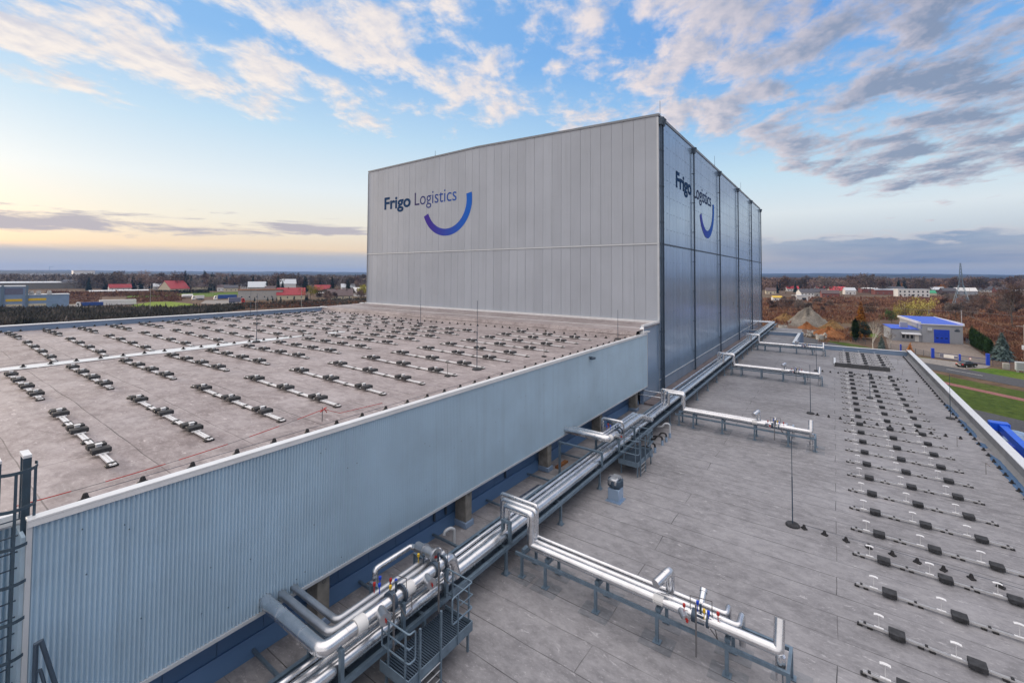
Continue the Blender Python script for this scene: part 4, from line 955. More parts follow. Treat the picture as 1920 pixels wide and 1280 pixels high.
# ------------------------------------------------------------------ houses
def building(name, label, cat, c, rz, wd, dp, h, rh, wall, roof, windows=(), door=None, over=.35, chimney=None, flat=False, group=None):
    """local frame: front along +X at y=0, depth towards +Y"""
    t = thing(name, label, cat, (c[0], c[1], 0), group, rz)
    b = MB()
    if flat: b.box(0, wd, 0, dp, -.3, h)
    else: b.prism([(0, 0, -.3), (0, dp, -.3), (0, dp, h), (0, dp / 2, h + rh), (0, 0, h)], (wd, 0, 0))
    part('wall', b, M[wall], t, False)
    b = MB()
    if flat: b.box(-over, wd + over, -over, dp + over, h + .002, h + .002 + rh)
    else:
        s = rh / (dp / 2); y0, z0 = -over, h - s * over
        for q in ((y0, z0, dp / 2, h + rh), (dp + over, z0, dp / 2, h + rh)):
            b.prism([(-over, q[0], q[1] + .03), (-over, q[2], q[3] + .03), (-over, q[2], q[3] + .22), (-over, q[0], q[1] + .22)], (wd + 2 * over, 0, 0))
    rf = part('roof', b, M[roof], t, False)
    if chimney: b = MB(); x, y = chimney; b.box(x, x + .7, y, y + .6, h, h + rh + .8); part('chimney', b, M['brick'], rf, False)
    for x, z, w_, hh in windows:
        b = MB(); b.box(x, x + w_, -.06, .02, z, z + hh); fr = part('window', b, M['white'], t, False)
        b = MB(); b.box(x + .08, x + w_ - .08, -.08, -.061, z + .08, z + hh - .08); part('pane', b, M['glass'], fr, False)
    if door: x, w_, hh, m = door; b = MB(); b.box(x, x + w_, -.08, .02, 0, hh); part('door', b, M[m], t, False)
    return t
def wins(wd, z, n, w_=1.1, h=1.3): return [(wd * (i + .5) / n - w_ / 2, z, w_, h) for i in range(n)]

RZ = R(6)
ws = thing('blue_roofed_workshop', 'grey workshop with bright blue roofs and a blue roller door', 'workshop', (15.9, 199.6, 0), None, RZ)
b = MB(); b.box(7.7, 17.6, 0, 29, -.2, 6.0); b.box(0, 7.699, .35, 13, -.2, 3.95); part('wall', b, M['grey_wall'], ws, False)
b = MB(); b.prism([(7.4, -.3, 6.02), (7.4, 29.3, 6.5), (7.4, 29.3, 6.62), (7.4, -.3, 6.14)], (10.5, 0, 0)); rf = part('roof', b, M['blue_roof'], ws, False)
b = MB(); b.box(17.62, 17.95, -.35, 29.35, 5.9, 6.7); b.box(7.3, 17.61, -.36, -.305, 5.85, 6.18); b.box(7.12, 7.39, -.35, 29.35, 5.9, 6.68); part('gutter', b, M['trim_white'], rf, False)
b = MB(); b.prism([(-.25, .1, 4.0), (-.25, 13.2, 4.3), (-.25, 13.2, 4.42), (-.25, .1, 4.12)], (7.3, 0, 0)); rf = part('roof', b, M['blue_roof'], ws, False)
b = MB(); b.box(3.0, 5.0, 4.5, 5.9, 4.0, 5.9); part('chimney', b, M['grey_wall'], rf, False)
b = MB(); b.box(10.6, 14.4, -.05, .05, 0, 4.4); dr = part('roller_door', b, M['blue'], ws, False)
for x in (11.1, 12.2, 13.3): b = MB(); b.box(x, x + .6, -.07, -.051, 1.5, 1.8); part('door_pane', b, M['glass'], dr, False)
b = MB(); b.prism([(2.3, .34, 2.75), (2.3, -1.3, 2.45), (2.3, -1.3, 2.6), (2.3, .34, 3.0)], (5.0, 0, 0)); part('canopy', b, M['trim_white'], ws, False)
for x in (2.5, 3.6, 4.7): b = MB(); b.box(x, x + .9, .28, .36, .9, 2.3); fr = part('window', b, M['white'], ws, False); b = MB(); b.box(x + .07, x + .83, .25, .279, .97, 2.23); part('pane', b, M['glass'], fr, False)
b = MB(); b.box(5.9, 6.9, .28, .36, 0, 2.2); part('entrance_door', b, M['white'], ws, False)
b = MB(); b.box(9.0, 10.1, -.5, -.01, 3.9, 4.8, .05); part('air_unit', b, M['trim_grey'], ws, False)
b = MB(); b.box(15.9, 16.6, -.35, -.01, 4.7, 4.85); b.box(15.6, 16.9, -.06, -.01, 4.0, 4.4); part('wall_lamp', b, M['steel_dark'], ws, False)

RH = [  # pixel base, label, ...
 ('white_house', 'white two-storey house with dark roof among trees, near the left of the far village', 'house', at(1502, 560), 30, 12, 9, 6, 3.2, 'white', 'dark_roof', wins(12, 1, 4) + wins(12, 3.8, 4), (5.5, 1.2, 2.2, 'brown_roof'), (3, 5)),
 ('garage_block', 'white garage block with a big dark door, in front of the white house', 'garage', at(1494, 566), 28, 9, 8, 5.2, .3, 'white', 'trim_grey', (), (4.2, 3.2, 3.6, 'glass'), None),
 ('kiosk', 'small white kiosk with a yellow top, by the parked cars', 'kiosk', at(1450, 565), 25, 7, 5, 3.4, 1.2, 'white', 'yellow', wins(7, 1, 2), None, None),
 ('red_roofed_house', 'low house with a bright red roof left of the tall fir', 'house', at(1476, 546), 20, 15, 10, 4, 3.4, 'white', 'bright_red_roof', wins(15, 1, 4), None, (4, 5)),
 ('red_roofed_house', 'house with a bright red roof half hidden by dark firs', 'house', at(1557, 551), 22, 18, 10, 4.5, 4.5, 'cream', 'bright_red_roof', wins(18, 1, 4), None, (5, 5)),
 ('shop_building', 'long low shop with white top band and red front', 'shop', at(1616, 549), 18, 24, 12, 5.6, 1.2, 'brick', 'white', wins(24, 1, 5), None, None),
 ('red_roofed_hall', 'low hall with a thin bright red roof, behind the grey sheds', 'hall', at(1640, 540), 15, 26, 12, 4, 1.8, 'dark_roof', 'bright_red_roof', (), None, None),
 ('grey_shed', 'long grey shed with a brown lower wall, in the middle of the far village', 'shed', at(1641, 552), 18, 28, 11, 5.5, 1.2, 'brick', 'trim_grey', wins(28, 1, 5), None, None),
 ('grey_house', 'dark grey pitched house next to the long grey shed', 'house', at(1667, 550), 20, 18, 10, 5, 3.8, 'grey_wall', 'dark_roof', wins(18, 1, 4), None, (8, 5)),
 ('unfinished_block', 'pale unfinished building with open window holes, right of the grey house', 'building', at(1684, 556), 18, 28, 10, 8.2, .3, 'white', 'trim_grey', wins(28, 1, 7, 1.6, 1.9) + wins(28, 4.6, 7, 1.6, 1.9), (12, 2, 2.5, 'glass'), None),
 ('green_roofed_shed', 'small shed with a bright green roof', 'shed', at(1730, 553), 15, 13, 8, 2.6, 3.0, 'cream', 'green_roof', (), None, None),
 ('brown_house', 'brown house with a grey roof beside the green-roofed shed', 'house', at(1747, 550), 16, 14, 9, 5, 3.2, 'brown_roof', 'trim_grey', wins(14, 1, 3), None, (5, 5)),
 ('dark_house', 'dark house behind the orange tree, left of the lattice tower', 'house', at(1768, 552), 16, 14, 9, 4.5, 3.5, 'brown_roof', 'dark_roof', wins(14, 1, 3), None, None),
 ('pale_roofed_barn', 'grey barn with a pale roof seen through the lattice tower', 'barn', at(1793, 552), 12, 20, 10, 4.5, 3.8, 'grey_wall', 'white', wins(20, 1, 4), None, None),
 ('white_house', 'white house with a dark roof standing alone right of the lattice tower', 'house', at(1836, 547), 8, 18, 12, 3.4, 5.0, 'white', 'dark_roof', wins(18, 1, 4), None, (5, 5)),
 ('white_house', 'wide white house with a gabled front and dark roof at the right edge', 'house', at(1880, 546), 5, 26, 13, 4, 6, 'white', 'dark_roof', wins(26, 1.2, 5), None, (10, 5)),
 ('white_house', 'low white house beyond the wide gabled house, cut by the right edge', 'house', at(1907, 544), 5, 24, 13, 4, 6, 'white', 'dark_roof', wins(24, 1.2, 5), None, None),
 ('far_hall', 'small white hall far behind the orange tree', 'hall', at(1750, 531), 10, 45, 20, 8, 2, 'white', 'trim_white', (), None, None),
 ('far_hall', 'second small white hall far behind, right of the first', 'hall', at(1762, 531), 10, 60, 20, 9, 2, 'white', 'trim_white', (), None, None)]
for nm, lab, cat, c, rz, wd, dp, h, rh, wa, ro, wi, do, ch in RH: building(nm, lab, cat, c, R(rz), wd, dp, h, rh, wa, ro, wi, do, .4, ch, rh < .5)
RH2 = []
for i, (px, py, wa, ro, lab) in enumerate([
 (1436, 551, 'cream', 'brown_roof', 'small cream house with brown roof at the foot of the cold store corner'), (1463, 541, 'white', 'dark_roof', 'small white house with dark roof left of the low red-roofed house'),
 (1522, 556, 'concrete_pale', 'dark_roof', 'pale house with dark roof right of the white two-storey house'), (1532, 545, 'white', 'red_roof', 'small white house with dull red roof between the firs'),
 (1541, 558, 'brick', 'brown_roof', 'low brick house left of the bright red roof in the firs'), (1585, 552, 'white', 'trim_grey', 'small white house with pale roof right of the bright red roof'),
 (1600, 543, 'cream', 'red_roof', 'cream house with dull red roof left of the long low shop'), (1655, 543, 'white', 'dark_roof', 'small white house above the long grey shed'),
 (1700, 541, 'cream', 'brown_roof', 'cream house with brown roof above the unfinished block'), (1716, 543, 'white', 'red_roof', 'white house with dull red roof above the unfinished block'),
 (1778, 543, 'white', 'dark_roof', 'white house with dark roof right of the orange tree'), (1822, 543, 'cream', 'trim_grey', 'small cream house with pale roof right of the lattice pylon'),
 (1855, 541, 'white', 'brown_roof', 'small white house with brown roof left of the gabled white house'), (1868, 549, 'brick', 'dark_roof', 'low brick house in front of the gabled white house')]):
    RH2.append(('village_house', lab, 'house', at(px, py), 12 + 7 * (i % 4), 11 + i % 5, 8, 4 + .5 * (i % 3), 3.2, wa, ro, wins(11, 1.2, 3), (4.5, 1.1, 2.1, 'brown_roof'), (3, 4) if i % 2 else None))
for nm, lab, cat, c, rz, wd, dp, h, rh, wa, ro, wi, do, ch in RH2: building(nm, lab, cat, c, R(rz), wd, dp, h, rh, wa, ro, wi, do, .4, ch)
LH = [
 ('village_house', 'small white house with grey roof left of the yellow gabled house', 'house', at(288, 543), 80, 15, 10, 4, 4, 'white', 'trim_grey', wins(15, 1.2, 3), None, None),
 ('village_house', 'brown-roofed house half hidden by firs right of the gabled house', 'house', at(362, 543), 80, 18, 10, 4, 4.5, 'cream', 'brown_roof', wins(18, 1.2, 3), None, None),
 ('village_house', 'low pale house with dull red roof left of the dark firs', 'house', at(205, 546), 85, 20, 11, 4, 4, 'white', 'red_roof', wins(20, 1.2, 4), None, None),
 ('village_house', 'pale house with dark roof behind the salmon warehouse', 'house', at(452, 543), 70, 18, 11, 5, 4, 'white', 'dark_roof', wins(18, 1.2, 3), None, None),
 ('village_house', 'brick house with brown roof in front of the silvery roofs', 'house', at(497, 550), 65, 17, 11, 4, 3.6, 'brick', 'brown_roof', wins(17, 1.2, 3), None, None),
 ('village_house', 'white house with grey roof near the foot of the cold store edge', 'house', at(640, 546), 60, 16, 11, 5, 4, 'white', 'trim_grey', wins(16, 1.2, 3), None, None),
 ('long_greenhouse', 'long low pale greenhouse in front of the dark firs at left', 'greenhouse', at(168, 552), 85, 46, 9, 3, .8, 'concrete_pale', 'white', (), None, None),
 ('gabled_house', 'pale yellow gabled house with dark red roof behind a hedge', 'house', at(320, 547), 100, 20, 26, 3.5, 9, 'cream', 'red_roof', (), None, None),
 ('red_roofed_house', 'large house with dark red roof left of the yellow-green tree', 'house', at(519, 562), 62, 21, 14, 4, 5.5, 'cream', 'red_roof', wins(21, 1.2, 4), None, (8, 6)),
 ('red_roofed_house', 'smaller dark red roofed house behind the carport', 'house', at(590, 550), 60, 17, 12, 4, 5, 'white', 'red_roof', wins(17, 1.2, 3), None, (6, 5)),
 ('brown_roofed_house', 'broad house with low brown roof, right of the carport', 'house', at(613, 562), 55, 20, 14, 3.5, 5, 'cream', 'brown_roof', wins(20, 1.2, 4), None, (7, 6)),
 ('pale_roofed_house', 'house with silvery roof among trees by the yellow tree at the cold store', 'house', at(663, 556), 55, 18, 12, 4, 4.5, 'white', 'white', wins(18, 1.2, 3), None, None),
 ('salmon_warehouse', 'long flat warehouse with salmon roof edge and pale walls', 'warehouse', at(446, 563), 62, 32, 16, 8.0, .4, 'concrete_pale', 'orange_earth', wins(32, 2, 6), None, None),
 ('glass_shed', 'low shed with a pale bluish roof next to the salmon warehouse', 'shed', at(492, 562), 62, 20, 12, 5, 1.2, 'concrete_pale', 'trim_grey', (), None, None),
 ('carport', 'white-roofed open carport beside the yellow-green tree', 'carport', at(592, 557), 55, 14, 8, 3.6, .5, 'concrete', 'white', (), None, None),
 ('pale_house', 'pale two-storey house with a brown roof amid the dark firs on the left', 'house', at(243, 541), 90, 22, 15, 8, 6, 'white', 'brown_roof', wins(22, 1.2, 4), None, (8, 6)),
 ('white_cottage', 'small white cottage right of the dark hedge', 'house', at(407, 546), 70, 12, 9, 5, 2.5, 'white', 'brown_roof', wins(12, 1.2, 3), None, None),
 ('cream_cottage', 'cream cottage beside the small white cottage', 'house', at(420, 547), 70, 14, 9, 4.5, 3, 'cream', 'dark_roof', wins(14, 1.2, 3), None, None),
 ('silver_roofed_house', 'house with rounded silvery roof in the trees, left one', 'house', at(465, 548), 65, 18, 14, 6, 6, 'concrete_pale', 'trim_grey', wins(18, 1.2, 3), None, None),
 ('silver_roofed_house', 'house with silvery roof high in the trees, right one above the red roof', 'house', at(524, 543), 65, 20, 14, 8, 6, 'white', 'trim_grey', wins(20, 1.2, 3), None, None),
 ('dark_hall', 'dark green-grey hall with a white door panel at far left', 'hall', at(116, 541), 85, 46, 26, 9, 3, 'dark_roof', 'dark_roof', (), (12, 14, 6, 'white'), None),
 ('white_roofed_hall', 'very long low hall with a bright white roof at far left', 'hall', at(-12, 543), 88, 140, 30, 8, 1.5, 'concrete', 'trim_white', (), None, None),
 ('blue_end_hall', 'far white hall with a red and blue end wall', 'hall', at(-20, 531), 88, 190, 40, 12, 1, 'trim_grey', 'trim_white', (), (150, 30, 10, 'truck_blue'), None),
 ('far_hall', 'far pale warehouse left of the dark hall', 'hall', at(36, 526), 88, 190, 60, 16, 1, 'trim_grey', 'white', (), None, None),
 ('far_hall', 'far bluish warehouse above the dark firs', 'hall', at(148, 526), 85, 300, 60, 15, 1, 'parapet_blue', 'trim_grey', (), None, None),
 ('far_hall', 'small far white block, right of the dark hall', 'hall', at(137, 527), 85, 40, 40, 26, 1, 'white', 'white', (), None, None),
 ('far_tower', 'square building standing up on the far wooded ridge', 'building', at(108, 513.5), 80, 140, 100, 60, 4, 'parapet_blue', 'parapet_blue', (), None, None)]
for nm, lab, cat, c, rz, wd, dp, h, rh, wa, ro, wi, do, ch in LH: building(nm, lab, cat, c, R(rz), wd, dp, h, rh, wa, ro, wi, do, .5, ch, rh < .5 or rh == 1)

# the grey plant with yellow bands at far left
c = at(0, 580); ip = thing('grey_plant', 'grey industrial block with yellow window bands at the left edge', 'industrial building', (c.x, c.y, 0), None, R(84))
b = MB(); b.box(-6, 9.8, 0, 16, -.3, 13.0); b.box(9.801, 28.5, 0, 14, -.3, 7.9); part('wall', b, M['parapet_blue'], ip, False)
b = MB(); b.box(-6.2, 9.9, -.3, 16.2, 13.0, 13.5); b.box(9.9, 28.8, -.2, 14.2, 7.901, 8.2); part('roof', b, M['trim_grey'], ip, False)
for x0, x1, z, m in ((2.0, 8.6, 4.4, 'yellow'), (11, 18.5, 4.6, 'yellow'), (2.0, 8.6, 1.4, 'cream'), (11, 18.5, 1.3, 'cream')):
    b = MB(); b.box(x0, x1, -.08, .02, z, z + 1.4); part('window_band', b, M[m], ip, False)
b = MB(); b.box(1.5, 8.8, -.08, .02, 8.4, 12.2); part('dark_panel', b, M['truck_grey'], ip, False)
b = MB(); b.box(21, 23.6, -.06, .02, .4, 2.2); part('shutter', b, M['steel'], ip, False)
for x in (.2, 9.9):
    b = MB(); b.box(x, x + 1.0, -.5, .0, 0, 13.8); part('pier', b, M['steel'], ip, False)
for i, x in enumerate((11.2, 14.2, 18.8)):
    b = MB(); b.box(x, x + 2.2, 3, 6, 8.21, 9.6, .2); b.lathe([(.9, 9.6), (.9, 10.3), (.7, 10.4), (0, 10.4)], (x + 1.1, 4.5, 0), 12); part('roof_unit', b, M['concrete_pale'], ip, False)

# ------------------------------------------------------------------ vehicles
def wheel(parent, x, y, r=.5, wd=.3):
    b = MB(); b.tube([(x, y - wd / 2, r), (x, y + wd / 2, r)], r, 14); wh = part('wheel', b, M['tyre'], parent, False)
    b = MB(); b.tube([(x, y - wd / 2 - .01, r), (x, y + wd / 2 + .01, r)], r * .55, 10); part('rim', b, M['trim_grey'], wh, False)
def truck(label, c, rz, cab, box, Lb=13.5, hb=2.7, cabside=-1):
    t = thing('lorry', label, 'lorry', (c[0], c[1], 0), None, rz)
    b = MB(); b.box(0, Lb, -1.25, 1.25, 1.25, 1.25 + hb, .05); part('cargo_box', b, M[box], t, False)
    b = MB(); b.box(.2, Lb - .1, -.9, .9, .85, 1.249); part('chassis', b, M['steel_dark'], t, False)
    x0 = -2.6 if cabside < 0 else Lb + .4
    if cab:
        b = MB(); b.prism([(x0, -1.22, .55), (x0 + 2.2, -1.22, .55), (x0 + 2.2, -1.22, 3.5), (x0 + (.7 if cabside < 0 else 0), -1.22, 3.6), (x0, -1.22, 2.0 if cabside < 0 else 3.5)] if cabside < 0 else [(x0, -1.22, .55), (x0 + 2.2, -1.22, .55), (x0 + 2.2, -1.22, 2.0), (x0 + 1.6, -1.22, 3.6), (x0, -1.22, 3.5)], (0, 2.44, 0)); cb = part('cab', b, M[cab], t, False)
        b = MB(); b.box(x0 + .7, x0 + 1.5, -1.24, -1.221, 1.9, 2.8); b.box(x0 + .7, x0 + 1.5, 1.221, 1.24, 1.9, 2.8); part('cab_window', b, M['glass'], cb, False)
        for y in (-1.0, 1.0): wheel(t, x0 + 1.0, y)
    for x in ([Lb - 3.6, Lb - 2.3, Lb - 1.0] if cabside < 0 else [1.0, 2.3, 3.6]):
        for y in (-1.0, 1.0): wheel(t, x, y)
    return t
truck('white lorry parked on the gravel yard between the tank and the blue trailer', at(367, 562.5), R(82), 'white', 'white', 5.5, 2.4)
truck('lorry with white cab and long dark blue trailer on the gravel yard', at(408, 562.5), R(76), 'white', 'truck_blue', 13.2, 2.9)
truck('lorry with red cab and grey-violet trailer in front of the salmon warehouse', at(428, 569), R(74), 'red', 'truck_grey', 7.6, 3.0, 1)
truck('dark blue lorry trailer half hidden behind the dark hedge', at(152, 577), R(84), 'white', 'truck_blue', 10, 2.0)
c = at(186, 573); t = thing('storage_container', 'long pale container building standing at the edge of the bright green field', 'container', (c.x, c.y, 0), None, R(82))
b = MB(); b.box(0, 18.5, -2, 2, .3, 3.6, .04); part('body', b, M['white'], t, False); b = MB(); b.box(.3, 18.2, -1.8, 1.8, 0, .299); part('base', b, M['steel_dark'], t, False)
c = at(341, 559.5); t = thing('storage_tank', 'white horizontal tank lying on the gravel yard', 'tank', (c.x, c.y, 0), None, R(80))
b = MB(); b.tube([(0, 0, 2.1), (.5, 0, 2.1), (7.2, 0, 2.1), (7.6, 0, 2.1)], 1.5, 18); part('shell', b, M['white'], t, False)
b = MB(); b.box(1.2, 1.8, -1.2, 1.2, 0, .9); b.box(5.6, 6.2, -1.2, 1.2, 0, .9); part('saddle', b, M['concrete'], t, False)

def car(label, loc, rz, paint_, group=None, L=4.4):
    t = thing('parked_car', label, 'car', loc, group, rz); k = L / 4.4
    prof = [(-2.2, .35), (-2.2, .62), (-2.1, .86), (-1.2, .98), (1.9, 1.02), (2.14, .95), (2.2, .6), (2.15, .32)]
    b = MB(); secs = []
    for y, s in ((-.86, .90), (-.84, 1), (.84, 1), (.86, .90)): secs.append([(x * k, y, .3 + (z - .3) * s) for x, z in prof])
    n = len(prof); v = [p for q in secs for p in q]; f = [(i * n + j, i * n + (j + 1) % n, (i + 1) * n + (j + 1) % n, (i + 1) * n + j) for i in range(3) for j in range(n)] + [tuple(range(n - 1, -1, -1)), tuple(range(3 * n, 4 * n))]
    b.add(v, f); bd = part('body', b, M[paint_], t, False)
    b = MB(); pr = [(-1.15, .98), (-.35, 1.42), (1.0, 1.46), (1.75, 1.03)]; v = []
    for y, s in ((-.80, 1), (.80, 1)):
        for x, z in pr: v.append((x * k, y * (1 if z < 1.2 else .82), z))
    b.add(v, [(0, 1, 2, 3), (7, 6, 5, 4), (0, 4, 5, 1), (1, 5, 6, 2), (2, 6, 7, 3)]); part('cabin_glass', b, M['glass'], t, False)
    b = MB(); b.box(-.40 * k, 1.05 * k, -.64, .64, 1.44, 1.49, .02); part('roof_panel', b, M[paint_], t, False)
    for y in (-.62, .62): b = MB(); b.box(2.12 * k, 2.20 * k, y - .2, y + .2, .72, .90, .02); part('tail_lamp', b, M['tail'], t, False); b = MB(); b.box(-2.22 * k, -2.12 * k, y - .2, y + .2, .62, .76, .02); part('headlight', b, M['white'], t, False)
    for x in (-1.35, 1.35):
        for y in (-.78, .78): wheel(t, x * k, y, .32, .2)
    b = MB(); b.box(2.17 * k, 2.215 * k, -.26, .26, .55, .67); part('number_plate', b, M['white'], t, False)
    return t
car('black car with red tail lamps parked by the blue sliding gate', (25.6, 151.6, .055), R(228), 'car_paint')
for i, (px, py, m, lab) in enumerate(((1458, 566, 'white', 'white car beside the yellow-topped kiosk'), (1472, 566.5, 'trim_grey', 'silver car between the kiosk and the garage block'), (1480, 566, 'white', 'white van-like car next to the garage block'))):
    c = at(px, py); car(lab, (c.x, c.y, 0), R(20 + 40 * i), m, 'cars by the kiosk')
# the blue hoist beside the annex
t = thing('boom_lift', 'bright blue boom lift with pale tanks parked below the annex wall', 'boom lift', (13.5, 62, 0), None, R(60))
c = [at(1872, 795, 3.2), at(1962, 880, 2.4)]
b = MB(); b.bar(c[0], c[1], .7, .8); b.bar(c[0] + Vector((.2, .4, -.2)), c[1] + Vector((0, 1.2, -.5)), .5, .5); part('boom', b, M['hoist'], t) if False else None
t.rotation_euler = (0, 0, 0)
part('boom', b, M['hoist'], t)
q = at(1873, 797, 3.3); b = MB(); b.box(q.x - .9, q.x + .9, q.y - .6, q.y + .6, 2.7, 3.7, .08); part('boom_head', b, M['hoist'], t)
for px, py in ((1873, 816), (1902, 818)):
    q = at(px, py, 1.8); b = MB(); b.lathe([(1.25, .1), (1.3, .3), (1.3, 2.0), (1.1, 2.35), (.4, 2.5), (0, 2.5)], (q.x, q.y, 0), 18); part('tank', b, M['cladding_side'], t)
q = at(1905, 842, 1.2); b = MB(); b.box(q.x - 2.6, q.x + 2.6, q.y - 1.1, q.y + 1.1, .5, 1.7, .1); part('chassis', b, M['blue'], t)
for dx in (-1.8, 1.8):
    for dy in (-1.1, 1.1): b = MB(); b.tube([(q.x + dx, q.y + dy - .18, .45), (q.x + dx, q.y + dy + .18, .45)], .45, 14); part('wheel', b, M['tyre'], t)

# ------------------------------------------------------------------ fence, gate, posts, poles, pylon
def fence(pts, label, mat='steel_dark', h=1.5, step=2.6):
    t = thing('mesh_fence', label, 'fence', (pts[0][0], pts[0][1], 0))
    b = MB()
    for a, c_ in zip(pts, pts[1:]):
        a, c_ = Vector((*a, 0)), Vector((*c_, 0)); n = max(2, int((c_ - a).length / .22))
        for i in range(n): p = a.lerp(c_, i / n); b.bar(p + Vector((0, 0, .1)), p + Vector((0, 0, h)), .025)
        for z in (.15, h * .5, h): b.bar(a + Vector((0, 0, z)), c_ + Vector((0, 0, z)), .03)
    part('mesh_panel', b, M[mat], t)
    for a, c_ in zip(pts, pts[1:]):
        a, c_ = Vector((*a, 0)), Vector((*c_, 0)); n = max(1, int((c_ - a).length / step))
        for i in range(n + 1): p = a.lerp(c_, i / n); b = MB(); b.bar(p, p + Vector((0, 0, h + .15)), .07); part('post', b, M[mat], t)
    return t
fence([(21.0, 163.4), (15.6, 172.9), (9.5, 180), (4.8, 186.5)], 'dark mesh fence between the sliding gate and the tall thuja')
fence([(34.9, 174), (36, 198), (34.8, 206)], 'grey mesh fence behind the thuja row beside the workshop', 'steel', 1.6)
fence([(31.2, 157.6), (38.5, 152.2), (46, 146.8)], 'navy mesh fence right of the sliding gate', 'navy_fence', 1.8)
t = thing('sliding_gate', 'long blue-framed sliding gate with a white banner before the workshop yard', 'gate', (26, 161, 0))
GA, GB = Vector((21.5, 163.0, 0)), Vector((30.2, 158.0, 0)); d = (GB - GA).normalized()
b = MB(); b.bar(GA + Vector((0, 0, .25)), GB + Vector((0, 0, .25)), .12); b.bar(GA + Vector((0, 0, 1.55)), GB + Vector((0, 0, 1.55)), .1); part('gate_frame', b, M['navy_fence'], t)
b = MB()
for i in range(90): p = GA.lerp(GB, i / 90); b.bar(p + Vector((0, 0, .3)), p + Vector((0, 0, 1.5)), .02)
part('mesh_panel', b, M['steel'], t)
b = MB(); p = GA + d * 1.0 + Vector((.03, -.06, 0)); b.bar(p + Vector((0, 0, 1.0)), p + d * 3.6 + Vector((0, 0, 1.0)), .02, .85); bn = part('banner', b, M['white'], t)
b = MB(); p2 = p + Vector((.02, -.04, 0)); b.bar(p2 + Vector((0, 0, 1.0)), p2 + d * .8 + Vector((0, 0, 1.0)), .02, .84); b.bar(p2 + d * 2.9 + Vector((0, 0, .95)), p2 + d * 3.6 + Vector((0, 0, .95)), .02, .6); part('banner_print', b, M['truck_grey'], bn)
b = MB(); p = GA + d * 6.8 + Vector((.03, -.06, 1.1)); b.bar(p, p + d * .45, .02, .55); part('notice', b, M['red'], t)
b = MB(); p = p + Vector((.02, -.03, 0)) + d * .06; b.bar(p, p + d * .33, .02, .42); part('notice_face', b, M['white'], t)
for x, y, h, lab in ((21.2, 163.3, 2.6, 'thick blue gate post at the left end of the sliding gate'), (25.9, 160.4, 1.9, 'shorter blue post in the middle of the sliding gate'), (30.4, 157.8, 2.9, 'thick blue gate post at the right end of the sliding gate'), (15.6, 172.9, 1.9, 'thin blue post in the mesh fence near the orange shrub')):
    b = MB(); w_ = .18 if h < 2 else .32; b.box(x - w_, x + w_, y - w_, y + w_, 0, h, .03); solo('gate_post', b, M['blue'], lab, 'post', loc=(x, y, 0))
t = thing('meter_cabinet', 'pale electricity cabinet on short feet at the right edge of the verge', 'cabinet', (34, 151, 0)); b = MB(); b.box(33.4, 35.1, 150.3, 151.2, .5, 2.4, .03); part('body', b, M['trim_grey'], t)
b = MB(); b.box(33.6, 34.9, 150.26, 150.299, .7, 2.2); part('door', b, M['grey_wall'], t)
for x in (33.6, 34.7): b = MB(); b.box(x, x + .3, 150.5, 151, 0, .499); part('foot', b, M['concrete_pale'], t)
b = MB(); b.box(32.0, 33.1, 153.2, 153.9, 0, 1.5, .04); solo('gate_pier', b, M['concrete_pale'], 'low pale concrete pier in front of the navy fence', 'pier', loc=(32.5, 153.5, 0))
def pole(label, x, y, h, arm=0, r_=.16, group=None):
    t = thing('utility_pole', label, 'utility pole', (x, y, 0), group); b = MB(); b.tube([(x, y, 0), (x, y, h)], r_, 9, taper=r_ * .6); part('shaft', b, M['concrete_pale'], t)
    if arm: b = MB(); b.bar((x - arm, y, h - .4), (x + arm, y, h - .4), .12); part('crossarm', b, M['concrete_pale'], t)
    return t
def wire(a, c_, sag, lab, grp='overhead wires on the right'):
    a, c_ = Vector(a), Vector(c_); b = MB(); pts = [a.lerp(c_, i / 16) - Vector((0, 0, sag * 4 * (i / 16) * (1 - i / 16))) for i in range(17)]; b.tube(pts, .035, 4, False); solo('overhead_wire', b, M['concrete'], lab, 'wire', grp, loc=a)
q = at(1804, 640); pole('tall pale concrete pole standing right of the blue-roofed workshop', q.x, q.y, 10.4)
q2 = at(1921, 700); pole('concrete utility pole with crossarm at the right edge, by the cabinet', 36.2, 156, 10.5, 1.3, .2)
b = MB(); b.box(35.8, 36.6, 155.4, 156.6, 4.6, 5.6, .05); solo('transformer_box', b, M['trim_grey'], 'grey box fixed halfway up the pole at the right edge', 'box', loc=(36.2, 156, 4.6))
for px, py, h, lab in ((1742, 608, 9, 'thin pale pole behind the blue roof'), (1697, 606, 9, 'thin pale pole between the two yellow willows'), (1915, 585, 11, 'distant pole in the brown scrub at the right edge'), (1866, 548, 10, 'short distant pole left of the wide white house'), (1818, 553, 10, 'distant pole right of the lattice tower')):
    p = at(px, py); pole(lab, p.x, p.y, h, 0, .14)
for px, py, h, lab in ((281, 590, 16, 'slim lamp pole rising in front of the bright green field'), (479, 585, 14, 'slim pale mast in front of the salmon warehouse'), (565, 580, 13, 'slim pale mast in front of the red-roofed house'), (399, 553, 9, 'short pole right of the dark hedge')):
    p = at(px, py); pole(lab, p.x, p.y, h, 0, .13)
wire((q.x, q.y, 10.2), (75, 175, 10.5), .6, 'overhead wire running right from the tall pale pole'); wire((-40, 330, 9), (q.x, q.y, 10.0), 1.2, 'overhead wire running left from the tall pale pole')
wire((q.x, q.y, 9.6), (44, 196, 5.0), .2, 'stay wire slanting down right of the tall pale pole'); wire((36.2, 156, 10.1), (90, 135, 10.3), .5, 'overhead wire at the pole by the right edge')
